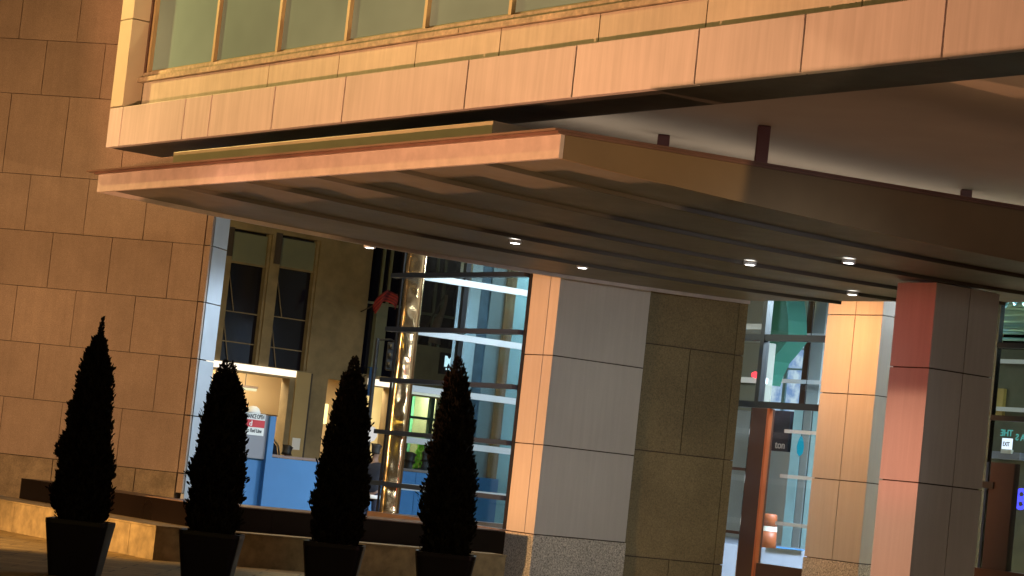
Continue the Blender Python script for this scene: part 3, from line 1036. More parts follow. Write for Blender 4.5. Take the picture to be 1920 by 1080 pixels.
for h in (W1, W2, W3, W4):
    w = thing('window', FB.p((h[0] + h[1]) / 2, -.2, h[2]), '', 'x'); del w['label']; del w['category']
    w.parent = far; w.matrix_parent_inverse = far.matrix_world.inverted()

    def sub(name, bm, m):
        o = obj(name, bm, m, None); o.parent = w; o.location = Vector(o['_o']) - Vector(w['_o'])
    bm = bmesh.new(); bx(bm, FB, h[0], h[1], -.24, -.2, h[2], h[3]); sub('pane', bm, M['night'])
    bm = bmesh.new()
    if h in (W1, W2):
        zp = P(470, 493)[1] if h is W1 else P(560, 503)[1]
        bx(bm, FB, h[0] + .07, h[1] - .03, -.198, -.12, zp, h[3] - .06); sub('spandrel', bm, M['farpanel'])
        bm = bmesh.new()
        bx(bm, FB, h[0] + .05, h[1] - .02, -.197, -.10, zp - .05, zp - .004)
        bx(bm, FB, h[1] - .06, h[1] - .001, -.198, -.05, h[2], h[3])
        wd = h[1] - h[0]
        zm = h[2] + (zp - h[2]) * .50
        for (za, zc) in ((zp - .06, zm), (zm, h[2])):
            tube(bm, [FB.p(h[0] + .03, -.17, za), FB.p(h[0] + wd * .30, -.17, zc)], .011, 6)
        bx(bm, FB, h[0] + .01, h[1] - .07, -.199, -.18, zm - .012, zm + .012)
        bx(bm, FB, h[0] + .01, h[1] - .07, -.199, -.18, h[2] + .45, h[2] + .475)
        sub('frame', bm, M['farstone'])
    else:
        for k in (.40, .60):
            u = h[0] + (h[1] - h[0]) * k
            bx(bm, FB, u - .025, u + .025, -.199, -.14, h[2], h[3])
        zc = P(720, 570)[1] if h is W3 else P(830, 592)[1]
        bx(bm, FB, h[0], h[1], -.1985, -.15, zc - .03, zc + .03)
        if h is W3:
            bx(bm, FB, h[0] + (h[1] - h[0]) * .30, h[0] + (h[1] - h[0]) * .58, -.196, -.06, h[2], zc - .04)
        sub('frame', bm, M['farpanel'])
# dark pilaster strips beside the windows
for (x0, x1, ya, yb) in ((431, 440, 425, 480), (519, 530, 436, 495)):
    bm = bmesh.new(); bx(bm, FB, P(x0, ya)[0], P(x1, ya)[0], .002, .03, P(x0, yb)[1], P(x0, ya)[1]); obj('dark_strip', bm, M['fardark'], far)
ua = P(575, 700)[0]
bm = bmesh.new(); bx(bm, FB, ua, ua + .16, .002, .03, 0.05, P(580, 700)[1]); obj('dark_strip', bm, M['fardark'], far)
# ground floor pier cladding
bm = bmesh.new()
bx(bm, FB, P(546, 780)[0], P(573, 780)[0], .003, .05, .05, P(560, 697)[1])
obj('pier_cladding', bm, mat('pier_stone', (.40, .29, .13), .8, var=.1, scale=1), far)


def shop(h, back_mat, depth, strip_m, name):
    bm = bmesh.new(); bx(bm, FB, h[0] - .5, h[1] + 1.6, -depth - .1, -depth, 0, h[3] + .4); obj('shop_back_wall', bm, back_mat, far)
    bm = bmesh.new(); bx(bm, FB, h[0] - .5, h[1] + 1.6, -depth, -.36, h[3] + .3, h[3] + .4); obj('shop_ceiling', bm, M['cream'], far)
    bm = bmesh.new(); bx(bm, FB, h[1] + 1.602, h[1] + 1.7, -depth, -.36, 0, h[3] + .3); obj('shop_side_wall', bm, back_mat, far)


shop(S1, M['cream'], 2.2, None, 's1')
shop(S2, M['cream'], 2.2, None, 's2')
# lit strips over the shops
for nm, (x0, y0, x1, y1), lift in (('a', (380, 678, 552, 712), 0), ('b', (690, 711, 736, 726), 0), ('c', (770, 728, 842, 742), 0)):
    a, za = P(x0, y0); b, _ = P(x1, y1)
    zc = {'a': P(480, 692)[1], 'b': P(712, 718)[1], 'c': P(806, 737)[1]}[nm]
    bm = bmesh.new(); bx(bm, FB, a, b, -.12, .06, zc - .075, zc + .075)
    obj('light_strip', bm, M['strip'], far)
# first shop: panel joints, header, doorway with green curtain
bm = bmesh.new()
u = P(492, 740)[0]
bx(bm, FB, u - .012, u + .012, -2.198, -2.18, P(490, 778, )[1], 5)
bx(bm, FB, S1[0], S1[1] + 1.6, -2.198, -2.17, FB.px(540, 783, -2.2)[1], FB.px(540, 783, -2.2)[1] + .02)
obj('panel_joint', bm, M['fardark'], far)
bm = bmesh.new()
bx(bm, FB, FB.px(522, 830, -2.2)[0], FB.px(542, 830, -2.2)[0], -2.198, -2.15, .05, FB.px(530, 801, -2.2)[1])
obj('doorway', bm, mat('dark_green_door', (.05, .08, .02), .7), far)
# poster on the pier
bm = bmesh.new(); bx(bm, FB, P(545, 832)[0], P(560, 832)[0], .052, .06, P(552, 843)[1], P(552, 821)[1])
tag(obj('poster', bm, M['white'], None), 'small white notice pasted on the stone pier across the street', 'notice')
# alcove with a lit sconce
bm = bmesh.new(); bx(bm, FB, AL[0] - .1, AL[1] + .1, -1.3, -1.2, 0, AL[3] + .1); obj('alcove_back', bm, M['fardark'], far)
a = P(618, 775)[0]
bm = bmesh.new(); bx(bm, FB, a - .06, a + .085, -.30, -.2, P(620, 796)[1], P(622, 758)[1])
sc_ = tag(obj('wall_lamp', bm, M['sconce'], None, bevel=.02), 'tall glowing yellow wall lamp in the dark alcove', 'wall lamp')
# pendant lamps in the shop
def pendant(x, y, m, lab, off=-1.2):
    u, z = FB.px(x, y, off)
    t = thing('pendant_lamp', FB.p(u, off, z), lab, 'lamp', 'pendant lamps in the lit shops')
    bm = bmesh.new(); tube(bm, [FB.p(u, off, z + .06), FB.p(u, off, z + 1.0)], .01, 6); obj('rod', bm, M['black'], t)
    bm = bmesh.new(); bx(bm, FB, u - .30, u + .30, off - .1, off + .1, z + .02, z + .07); obj('lamp_body', bm, M['fardark'], t)
    bm = bmesh.new(); bx(bm, FB, u - .28, u + .28, off - .08, off + .08, z - .04, z + .017); obj('diffuser', bm, m, t)
pendant(459, 728, M['pend_glow'], 'flat pendant lamp in the cream shop over the red sign')
pendant(806, 764, M['pend_glow'], 'flat pendant lamp before the green curtain')

# third shop: green curtain
bm = bmesh.new(); prev = None
u0_, u1_ = S3[0] + .55, S3[1] + 1.5
zt = S3[3] + .1
nn = 90
for k in range(nn + 1):
    u = u0_ + (u1_ - u0_) * k / nn
    n = -1.3 + .045 * math.sin(k * 1.35) + .03 * math.sin(k * .37)
    row = [bm.verts.new(FB.p(u, n, .1)), bm.verts.new(FB.p(u, n, zt)), bm.verts.new(FB.p(u, n - .02, zt)), bm.verts.new(FB.p(u, n - .02, .1))]
    if prev:
        for i in range(4): bm.faces.new([prev[i], prev[(i + 1) % 4], row[(i + 1) % 4], row[i]])
    prev = row
tag(obj('curtain', bm, M['curtain'], None, smooth=True), 'pale green pleated curtain hanging inside the lit shop window', 'curtain')
bm = bmesh.new()
for (x, w) in ((770, .035), (812, .05), (836, .05)):
    u = P(x, 800)[0]; bx(bm, FB, u - w, u + w, -.22, -.1, .05, S3[3])
z = P(800, 785)[1]; bx(bm, FB, S3[0], S3[1], -.215, -.11, z - .03, z + .03)
obj('shop_frame', bm, mat('shop_frame_green', (.02, .06, .04), .5), far)
# small bright shrub in the shop window
u, z = FB.px(786, 893, -.7)
bm = bmesh.new()
rr = random.Random(5)
for k in range(900):
    t = rr.random(); r = (.22 * (1 - t) ** .7 + .02) * rr.uniform(.5, 1.1) * (1 if t > .15 else .6 + t * 2.6); a = rr.uniform(0, 6.28)
    c = FB.p(u, -.7, z) + Vector((r * math.cos(a), r * math.sin(a), t * .95))
    d = Vector((rr.gauss(0, .4), rr.gauss(0, .4), 1)).normalized(); s = d.orthogonal().normalized() * .018
    v = [bm.verts.new(c - s), bm.verts.new(c + s), bm.verts.new(c + d * .09)]
    bm.faces.new(v)
t = thing('shop_shrub', FB.p(u, -.7, 0), 'bright green lit shrub in front of the green curtain', 'plant')
obj('crown', bm, M['leafgreen'], t)
bm = bmesh.new(); tube(bm, [FB.p(u, -.7, z - .2), FB.p(u, -.7, z + .4)], .03, 8); obj('trunk', bm, M['bark'], t)
bm = bmesh.new(); lathe(bm, FB.p(u, -.7, 0), [(.16, 0), (.22, z - .15), (.18, z - .15)], 16); obj('pot', bm, M['pot'], t)

# lit shop sign, with its unreadable small line below
a, za = FB.px(829, 692)
sg = thing('shop_sign', FB.p(a + .3, 0, za), 'white glowing letters on a dark board seen through the lobby glass', 'sign')
bm = bmesh.new(); bx(bm, FB, a - .12, a + .62, .002, .06, za - .12, za + .40); obj('board', bm, M['black'], sg)
text('lettering', 'MH', .34, M['sign_glow'], sg, FB, a, .065, za + .08, .01, sx=.95, bold=.018)
bm = bmesh.new()
bm.free()
for k in range(6):
    uu = a + .06 + k * .075
    bm = bmesh.new(); bx(bm, FB, uu, uu + .03, .062, .07, za - .01 + .015 * (k % 2), za + .035)
    obj('small_letter', bm, M['sign_glow'], sg)

# flag on a short pole, and its reflection in the glass, modelled as a second cloth
a, za = FB.px(742, 565, 1.5)
fl = thing('flag', FB.p(a, 1.5, za), 'red striped flag waving from the dark window front', 'flag')
bm = bmesh.new()
nx, nz_ = 26, 8
for side in (0, 1):
    pass
grid = []
for i in range(nx + 1):
    col = []
    for j in range(nz_ + 1):
        s = i / nx
        uu = a - s * .56
        zz_ = za - .02 + .33 * math.sin(s * 2.4) * .55 + (j / nz_ - .5) * (.34 - .12 * s) - .36 * s ** 3
        n = 1.5 + .09 * math.sin(s * 9 + j * .3)
        col.append(bm.verts.new(FB.p(uu, n, zz_)))
    grid.append(col)
for i in range(nx):
    for j in range(nz_):
        f = bm.faces.new((grid[i][j], grid[i + 1][j], grid[i + 1][j + 1], grid[i][j + 1]))
        f.material_index = j % 2
cl = obj('cloth', bm, M['flag'], fl, smooth=True)
cl.data.materials.append(mat('flag_dark_stripe', (.12, .01, .012), .7))
md = cl.modifiers.new('thick', 'SOLIDIFY'); md.thickness = .006
bm = bmesh.new(); tube(bm, [FB.p(a + .06, 0, za - .25), FB.p(a + .02, 1.5, za + .17)], .016, 8); obj('pole', bm, M['fardark'], fl)
a, za = FB.px(826, 600, .6)
f2 = thing('flag_reflection', FB.p(a, .6, za), 'reflection of the flag in the lobby glass, modelled as a pale cloth on a pole', 'flag')
bm = bmesh.new(); prev = None
for k in range(15):
    s = k / 14
    w = .05 + .17 * s ** 1.5
    cu = a + .10 - .20 * s + .03 * math.sin(s * 7)
    row = [bm.verts.new(FB.p(cu - w, .58 + .05 * math.sin(s * 9), za + .62 - 1.2 * s)), bm.verts.new(FB.p(cu, .66, za + .62 - 1.2 * s)), bm.verts.new(FB.p(cu + w * .8, .58, za + .60 - 1.2 * s))]
    if prev:
        for i in range(2): bm.faces.new((prev[i], prev[i + 1], row[i + 1], row[i]))
    prev = row
c_ = obj('cloth', bm, mat('flag_tan', (.16, .10, .07), .8, var=.3, scale=8), f2, smooth=True)
md = c_.modifiers.new('thick', 'SOLIDIFY'); md.thickness = .008
bm = bmesh.new(); tube(bm, [FB.p(a - .2, 0, za - .6), FB.p(a + .17, .7, za + .95)], .018, 8); obj('pole', bm, M['fardark'], f2)

# blue banner on the facade
a, za = FB.px(688, 715); b, _ = FB.px(697, 715)
bm = bmesh.new(); bx(bm, FB, a, b + .05, .05, .07, FB.px(690, 742)[1], FB.px(692, 690)[1])
bx(bm, FB, a - .02, b + .07, .0, .075, FB.px(692, 690)[1] + .002, FB.px(692, 690)[1] + .025)
tag(obj('banner', bm, M['banner'], None), 'narrow blue banner on the far facade near the lamp post', 'banner')

# ================================================================== HOARDING across the pavement
ho = at_depth(508, 856, 46.0)
HB = Fr((ho.x, ho.y), FBd, FB.n)
hd = thing('hoarding', (ho.x, ho.y, 0), 'bright blue low site hoarding with brown capping', 'hoarding')
zh = HB.px(560, 862)[1]
bm = bmesh.new()
hu = [HB.px(x, 900)[0] for x in (340, 487, 600)] + [HB.px(600, 900)[0] + 2.2 * i for i in range(1, 4)]
panels(bm, HB, hu, [.05, zh], -.05, 0, .012)
obj('boards', bm, M['hoard'], hd)
bm = bmesh.new(); bx(bm, HB, hu[0], hu[-1], -.07, .025, zh + .002, zh + .05); obj('capping', bm, M['hoard_cap'], hd)
bm = bmesh.new(); bx(bm, HB, hu[0], hu[-1], -.12, -.052, .0, zh - .02); obj('backing', bm, M['black'], hd)
sp0 = HB.px(445, 800)[0]; sp1 = HB.px(499, 800)[0]; spt = HB.px(480, 777)[1]
sgn = thing('site_sign', HB.p((sp0 + sp1) / 2, 0, 0), 'grey board with red and white notice reading entrance open', 'sign')
bm = bmesh.new(); bx(bm, HB, sp0 - .5, sp1, .028, .06, zh - .06, spt); obj('board', bm, M['signgrey'], sgn)
bm = bmesh.new(); bx(bm, HB, sp1 + .003, sp1 + .13, .026, .12, .05, spt); obj('post', bm, M['hoard'], sgn)
n0 = HB.px(448, 800)[0]; n1 = HB.px(492, 800)[0]
zt_, zr1, zr0, zb0 = HB.px(476, 775)[1], HB.px(476, 787)[1], HB.px(476, 801)[1], HB.px(476, 816)[1]
nt_ = bmesh.new(); bx(nt_, HB, n0 - .5, n1, .062, .07, zb0, zt_); obj('notice', nt_, M['white'], sgn)
bm = bmesh.new(); bx(bm, HB, n0 - .498, n1 - .003, .072, .076, zr0, zr1); obj('red_band', bm, M['red'], sgn)
hgt = (zt_ - zr1)
text('lettering', 'ENTRANCE OPEN', hgt * .95, M['black'], sgn, HB, n1 - .02, .073, zr1 + hgt * .22, .002, align='RIGHT', sx=.55, bold=.002)
text('lettering', 'd', hgt * 1.15, M['white'], sgn, HB, n1 - .27, .079, zr0 + hgt * .2, .002, align='RIGHT', bold=.002)
text('lettering', 'to Red Line', hgt * .85, M['black'], sgn, HB, n1 - .05, .073, zb0 + hgt * .45, .002, align='RIGHT', sx=.7, bold=.002)
# white dome behind the sign: a light cover on a post
a, za = HB.px(474, 774, -.5)
t = thing('dome_light', HB.p(a, -.5, 0), 'pale domed light cover rising behind the red and white notice', 'light')
bm = bmesh.new(); lathe(bm, HB.p(a, -.5, za), [(.15, -.02), (.145, .02), (.11, .09), (.06, .125), (.01, .13)], 20); obj('dome', bm, M['white'], t, smooth=True)
bm = bmesh.new(); tube(bm, [HB.p(a, -.5, 0), HB.p(a, -.5, za - .02)], .04, 8); obj('post', bm, M['fardark'], t)

# ================================================================== CAR behind the hoarding
cc = at_depth(495, 850, 51.0)
CR = Fr((cc.x, cc.y), FBd, FB.n)
car = thing('parked_car', (cc.x, cc.y, 0), 'dark sport utility car parked behind the blue hoarding', 'car')
prof = [(-3.9, .35), (.55, .35), (.62, .55), (.60, .95), (.46, 1.05), (.30, 1.62), (.18, 1.72), (-2.2, 1.74), (-2.9, 1.12), (-3.85, .98), (-3.95, .6)]
bm = bmesh.new(); prism(bm, CR, prof, -1.75, 0); obj('body', bm, M['carpaint'], car, bevel=.04)
bm = bmesh.new(); prism(bm, CR, [(.33, 1.1), (.20, 1.62), (-.9, 1.64), (-.9, 1.1)], .002, .012); obj('side_window', bm, M['night'], car)
bm = bmesh.new(); prism(bm, CR, [(-1.0, 1.1), (-1.0, 1.64), (-2.1, 1.64), (-2.75, 1.12)], .002, .012); obj('side_window', bm, M['night'], car)
bm = bmesh.new()
for k in range(1): tube(bm, [CR.p(.475, .0, 1.08), CR.p(.315, .0, 1.63), CR.p(.19, 0, 1.745), CR.p(-.4, 0, 1.76)], .022, 8)
obj('window_trim', bm, M['chrome'], car)
for u in (-.45, -3.05):
    for n in (-.03, -1.72):
        w = thing('wheel', CR.p(u, n, .36), '', 'x'); del w['label']; del w['category']
        w.parent = car; w.matrix_parent_inverse = car.matrix_world.inverted()
        for nm, r, m, e in (('tyre', .36, M['tyre'], .11), ('rim', .22, M['chrome'], .125)):
            bm = bmesh.new(); tube(bm, [CR.p(u, n - e, .36), CR.p(u, n + e, .36)], r, 20)
            o = obj(nm, bm, m, None); o.parent = w; o.location = Vector(o['_o']) - Vector(w['_o'])
bm = bmesh.new(); bx(bm, CR, .55, .625, -.3, -.1, .8, .98); obj('tail_light', bm, M['red'], car)
bm = bmesh.new(); bx(bm, CR, .55, .625, -1.6, -1.4, .8, .98); obj('tail_light', bm, M['red'], car)

# ================================================================== LAMP POST and globe lamp
lp = at_depth(699, 720, 49.0)
t = thing('lamp_post', (lp.x, lp.y, 0), 'thin dark street post with a short arm and signal head', 'street post')
zt_ = at_depth(708, 634, 49.0).z
bm = bmesh.new(); tube(bm, [(lp.x, lp.y, 0), (lp.x, lp.y, .6), (lp.x, lp.y, zt_)], [.07, .05, .04], 10); obj('pole', bm, M['black'], t)
bm = bmesh.new(); tube(bm, [(lp.x, lp.y, zt_ - .03), (lp.x + .25, lp.y, zt_ + .0), (lp.x + .36, lp.y, zt_ - .04)], .02, 8); obj('arm', bm, M['black'], t)
fL = Fr((lp.x + .3, lp.y), Vector((1, 0, 0)), Vector((0, -1, 0)))
bm = bmesh.new(); bx(bm, fL, -.09, .09, -.09, .09, zt_ - .62, zt_ - .05); obj('signal_head', bm, M['black'], t, bevel=.02)
for k in range(3):
    bm = bmesh.new(); lathe(bm, (lp.x + .3, lp.y - .1, zt_ - .15 - k * .18), [(.06, -.05), (.07, .0), (.06, .05)], 12); obj('signal_hood', bm, M['black'], t)
gp = at_depth(694, 814, 48.0)
t = thing('globe_lamp', (gp.x, gp.y, 0), 'white globe lamp on a thin post beside the third conifer', 'lamp')
bm = bmesh.new(); lathe(bm, (gp.x, gp.y, gp.z), [(.02, -.15), (.09, -.12), (.14, -.03), (.14, .05), (.09, .13), (.02, .16)], 18); obj('globe', bm, M['globe_glow'], t, smooth=True)
bm = bmesh.new(); tube(bm, [(gp.x, gp.y, 0), (gp.x, gp.y, gp.z - .14)], .03, 8); obj('post', bm, M['black'], t)

# ================================================================== PEOPLE
def skinned(name, nodes, edges, m, parent, root=0, sub=2):
    """nodes: (pos, radius x, radius y)"""
    me = bpy.data.meshes.new(name)
    me.from_pydata([n[0] for n in nodes], edges, [])
    o = bpy.data.objects.new(name, me); C.objects.link(o)
    sk = o.modifiers.new('skin', 'SKIN'); sk.use_smooth_shade = True
    for i, n in enumerate(nodes):
        d = me.skin_vertices[0].data[i]; d.radius = (n[1], n[2] if len(n) > 2 else n[1]); d.use_root = (i == root)
    sb = o.modifiers.new('sub', 'SUBSURF'); sb.levels = sub; sb.render_levels = sub
    dg = bpy.context.evaluated_depsgraph_get()
    m2 = bpy.data.meshes.new_from_object(o.evaluated_get(dg)); bpy.data.objects.remove(o)
    bm = bmesh.new(); bm.from_mesh(m2); bpy.data.meshes.remove(m2)
    return bm


def person(px, py_head, D, face_deg, label, coat, legs, long_hair=False, stoop=0.0, holds=None, h=1.75, arm_fwd=0.0):
    hp = at_depth(px, py_head, D)
    s = h / 1.75
    base = Vector((hp.x, hp.y, max(0.0, hp.z - 1.72 * s)))
    R = Matrix.Rotation(math.radians(face_deg), 3, 'Z')      # 0 = facing -Y (towards the camera)

    def w(x, y, z): return R @ Vector((x * s, y * s, z * s))
    n = [(w(0, 0, .95), .15, .11), (w(0, .01, 1.15), .145, .10), (w(0, .02, 1.34), .17, .11), (w(0, .02, 1.46), .085, .075), (w(0, 0, 1.53), .055, .055),
         (w(0, -.01, 1.60), .075, .085), (w(0, -.01, 1.69), .078, .092), (w(0, 0, 1.75), .05, .06)]
    e = [(i, i + 1) for i in range(7)]
    for sx in (-1, 1):
        k = len(n)
        n += [(w(sx * .10, 0, .86), .088), (w(sx * .11, -.01, .48), .062), (w(sx * .115, .02, .10), .042), (w(sx * .12, -.12, .04), .036)]
        e += [(0, k), (k, k + 1), (k + 1, k + 2), (k + 2, k + 3)]
        k = len(n)
        n += [(w(sx * .19, .02, 1.40), .062), (w(sx * .245, .03, 1.12), .047), (w(sx * .25, -.05 - arm_fwd, .88 + arm_fwd * .6), .034), (w(sx * .25, -.075 - arm_fwd, .81 + arm_fwd * .6), .030, .017)]
        e += [(2, k), (k, k + 1), (k + 1, k + 2), (k + 2, k + 3)]
        b = k + 3
        for q, (dy, dl) in enumerate(((-.028, .060), (-.010, .072), (.010, .066), (.026, .052))):
            f0 = len(n)
            n += [(w(sx * .25, -.085 - arm_fwd + dy, .775 + arm_fwd * .6), .0085), (w(sx * .238, -.082 - arm_fwd + dy, .775 - dl + arm_fwd * .6), .007)]
            e += [(b, f0), (f0, f0 + 1)]
        f0 = len(n)
        n += [(w(sx * .235, -.115 - arm_fwd, .81 + arm_fwd * .6), .010), (w(sx * .225, -.13 - arm_fwd, .775 + arm_fwd * .6), .008)]
        e += [(b, f0), (f0, f0 + 1)]
    n = [(base + q[0],) + tuple(q[1:]) for q in n]
    t = thing('person', base, label, 'person', None)
    bm = skinned('body', n, e, M['skin'], t)
    # nose, ears
    for (p, r) in ((w(0, -.105, 1.64), .014), (w(.078, 0, 1.645), .018), (w(-.078, 0, 1.645), .018)):
        bmesh.ops.create_icosphere(bm, subdivisions=1, radius=r * s, matrix=Matrix.Translation(base + p))
    obj('body', bm, M['skin'], t, smooth=True)
    # jacket
    cn = [(w(0, 0, .86), .185, .135), (w(0, .01, 1.05), .175, .13), (w(0, .02, 1.25), .19, .135), (w(0, .02, 1.38), .19, .125), (w(0, .02, 1.475), .085, .08)]
    ce = [(0, 1), (1, 2), (2, 3), (3, 4)]
    for sx in (-1, 1):
        k = len(cn)
        cn += [(w(sx * .195, .02, 1.39), .078), (w(sx * .25, .03, 1.12), .064), (w(sx * .252, -.045 - arm_fwd, .90 + arm_fwd * .6), .050)]
        ce += [(3, k), (k, k + 1), (k + 1, k + 2)]
    cn = [(base + q[0],) + tuple(q[1:]) for q in cn]
    obj('jacket', skinned('jacket', cn, ce, coat, t), coat, t, smooth=True)
    tn = [(w(0, 0, .93), .155, .12)]; te = []
    for sx in (-1, 1):
        k = len(tn)
        tn += [(w(sx * .10, 0, .82), .10), (w(sx * .112, -.01, .48), .078), (w(sx * .116, .02, .09), .062)]
        te += [(0, k), (k, k + 1), (k + 1, k + 2)]
    tn = [(base + q[0],) + tuple(q[1:]) for q in tn]
    obj('trousers', skinned('trousers', tn, te, legs, t), legs, t, smooth=True)
    hn = [(w(0, .03, 1.62), .07, .07), (w(0, .02, 1.71), .088, .092), (w(0, .005, 1.765), .055, .065)]
    he = [(0, 1), (1, 2)]
    if long_hair:
        k = len(hn); hn += [(w(0, .07, 1.48), .10, .06), (w(0, .08, 1.32), .11, .05)]; he += [(0, k), (k, k + 1)]
    hn = [(base + q[0],) + tuple(q[1:]) for q in hn]
    obj('hair', skinned('hair', hn, he, M['hair'], t, root=1), M['hair'], t, smooth=True)
    return t, base, w


t, base, w = person(705, 847, 47.0, 165, 'man in a dark jacket seen from behind beside the steel column', M['jacket'], M['jeans'], h=1.78)
bm = bmesh.new()
lathe(bm, base + w(0, .01, 0), [(.19, .80), (.20, .815), (.195, .87), (.17, .875)], 20)
for v in bm.verts: pass
obj('shirt_hem', bm, M['shirt'], t, smooth=True)
# plastic bag hanging from his right hand
hand = base + w(-.25, -.08, .76)
bm = bmesh.new()
rr = random.Random(3)
secs = []
for k, (r, z) in enumerate(((.02, 0), (.05, -.07), (.12, -.16), (.15, -.28), (.14, -.37), (.06, -.40))):
    secs.append([bm.verts.new(hand + Vector((r * math.cos(a * .5236) * (1 + rr.uniform(-.12, .12)), r * .6 * math.sin(a * .5236), z))) for a in range(12)])
for k in range(len(secs) - 1):
    for a in range(12): bm.faces.new((secs[k][a], secs[k][(a + 1) % 12], secs[k + 1][(a + 1) % 12], secs[k + 1][a]))
bm.faces.new(secs[0][::-1]); bm.faces.new(secs[-1])
tag(obj('carrier_bag', bm, M['bag'], None, smooth=True), 'white plastic carrier bag held by the man in the dark jacket', 'bag')
person(770, 857, 48.6, 150, 'long haired figure in black before the bright green shrub', M['black'], M['black'], long_hair=True, h=1.62)
person(799, 856, 48.9, 190, 'dark figure half hidden behind the conifer by the lobby', M['black'], M['black'], long_hair=True, h=1.66)
person(538, 852, 50.0, 160, 'person whose dark head just shows above the hoarding', M['black'], M['jeans'], h=1.58)

# ================================================================== LOBBY INTERIOR seen through the door glazing
IN = Fr((GL.o + B * 7)[:2], A, NA)
lobby = thing('lobby_interior', (IN.o + A * 2)[:2] + (0,), 'bright hotel lobby wall with gridded white screen behind the entrance door', 'interior wall')
def ipx(x, y): return IN.px(x, y)
bm = bmesh.new()
a0 = ipx(1560, 700)[0] - 3; a1 = ipx(1400, 700)[0] + 3
bx(bm, IN, a0, a1, -.3, -.2, 0, 8); obj('rear_wall', bm, mat('lobby_wall', (.40, .44, .46), .6, var=.08, scale=1), lobby)
s0 = ipx(1535, 700)[0]; s1 = ipx(1428, 700)[0]; zs0_, zs1_ = ipx(1480, 770)[1], ipx(1480, 632)[1]
bm = bmesh.new(); bx(bm, IN, s0, s1, -.19, -.15, zs0_, zs1_); obj('lit_screen', bm, M['day_glow'], lobby)
bm = bmesh.new()
for y in (653, 691):
    z = ipx(1480, y)[1]; bx(bm, IN, s0, s1, -.148, -.10, z - .018, z + .018)
for x in (1440, 1466, 1505):
    u = ipx(x, 690)[0]; bx(bm, IN, u - (.05 if x == 1466 else .018), u + (.05 if x == 1466 else .018), -.147, -.11, zs0_, zs1_)
obj('screen_grid', bm, mat('grid_teal', (.18, .34, .38), .5), lobby)
# green curved soffit sweeping down in front of the screen
IG = Fr((GL.o + B * 5)[:2], A, NA)
poly = [IG.px(*p) for p in ((1442, 540), (1472, 540), (1478, 600), (1478, 637), (1460, 660), (1446, 676), (1434, 700), (1428, 720), (1422, 715), (1432, 600))]
bm = bmesh.new(); prism(bm, IG, poly, -.5, 0)
tag(obj('curved_bulkhead', bm, M['greenwall'], None), 'dark green curved bulkhead sweeping down behind the entrance glass', 'bulkhead')
# amber panel, blue columns and rails
bm = bmesh.new(); a = IN.px(1492, 600, .2)[0]; b = IN.px(1466, 600, .2)[0]
bx(bm, IN, a, b, 0, .2, IN.px(1480, 632, .2)[1], 8); obj('amber_panel', bm, M['amber'], lobby)
for x0, x1, m, nm in ((1493, 1515, M['teal'], 'teal_panel'), (1516, 1528, M['bronze'], 'bronze_column'), (1529, 1552, M['bluegrey'], 'pale_column')):
    a = IN.px(x1, 700, .6)[0]; b = IN.px(x0, 700, .6)[0]
    bm = bmesh.new(); bx(bm, IN, a, b - .01, .4, .6 + (.2 if nm != 'teal_panel' else 0), (IN.px(1500, 632, .6)[1] if nm == 'teal_panel' else .1), 8); obj(nm, bm, m, lobby)
for y in (628, 715):
    z = IN.px(1490, y, 1.0)[1]
    bm = bmesh.new(); bx(bm, IN, IN.px(1560, y, 1.0)[0] - 1, IN.px(1462, y, 1.0)[0], .95, 1.0, z - .04, z + .04); obj('rail', bm, M['rail'], lobby)
# lower hall: teal columns, dark panel with letters, floor
for x0, x1, m, nm in ((1478, 1496, M['teal'], 'teal_column'), (1514, 1545, M['teal'], 'teal_column'), (1497, 1511, M['greypanel'], 'grey_column')):
    a = IN.px(x1, 880, 1.4)[0]; b = IN.px(x0, 880, 1.4)[0]
    bm = bmesh.new(); bx(bm, IN, a, b - .01, 1.1, 1.4, .1, IN.px(1490, 757, 1.4)[1]); obj(nm, bm, m, lobby)
bm = bmesh.new(); a = IN.px(1480, 800, .8)[0]; b = IN.px(1436, 800, .8)[0]
zA = IN.px(1460, 846, .8)[1]
bx(bm, IN, a, b, .7, .8, zA, IN.px(1460, 770, .8)[1]); obj('name_panel', bm, mat('plum_panel', (.05, .03, .045), .4), lobby)
u, z = IN.px(1452, 840, .82)
IM = Fr((IN.o)[:2], -A, NA)
text('lettering', 'ton', .22, mat('pale_letters', (.75, .62, .58), .5), lobby, IM, -u, .81, z, .006)
bm = bmesh.new(); bx(bm, IN, a0, a1, -.2, 6.75, .0, .1); bx(bm, IN, a0, a1, -.2, 6.7, .101, .70)
obj('hall_floor', bm, M['floor'], lobby)
# cyan lamp, orange barrel, blue mat
p = at_depth(1501, 835, 46.0)
t = thing('cyan_lamp', p, 'cyan glowing drop lamp hanging in the lobby behind the door', 'lamp')
bm = bmesh.new(); lathe(bm, p, [(.015, -.20), (.055, -.15), (.07, -.03), (.045, .1), (.015, .17)], 16); obj('shade', bm, M['cyan_glow'], t, smooth=True)
bm = bmesh.new(); tube(bm, [p + Vector((0, 0, .17)), p + Vector((0, 0, 2.6))], .008, 6); obj('cord', bm, M['black'], t)
p = at_depth(1442, 985, 45.5)
t = thing('traffic_barrel', (p.x, p.y, .7), 'orange and white traffic barrel beyond the entrance door', 'barrel')
bm = bmesh.new(); lathe(bm, (p.x, p.y, .7), [(.17, 0), (.16, .16), (.155, .30)], 18); obj('drum', bm, M['cone'], t, smooth=True)
bm = bmesh.new(); lathe(bm, (p.x, p.y, .7), [(.157, .304), (.152, .39)], 18); obj('white_band', bm, M['white'], t)
bm = bmesh.new(); lathe(bm, (p.x, p.y, .7), [(.15, .394), (.135, .60), (.12, .62), (.05, .625)], 18); obj('drum_top', bm, M['cone'], t, smooth=True)
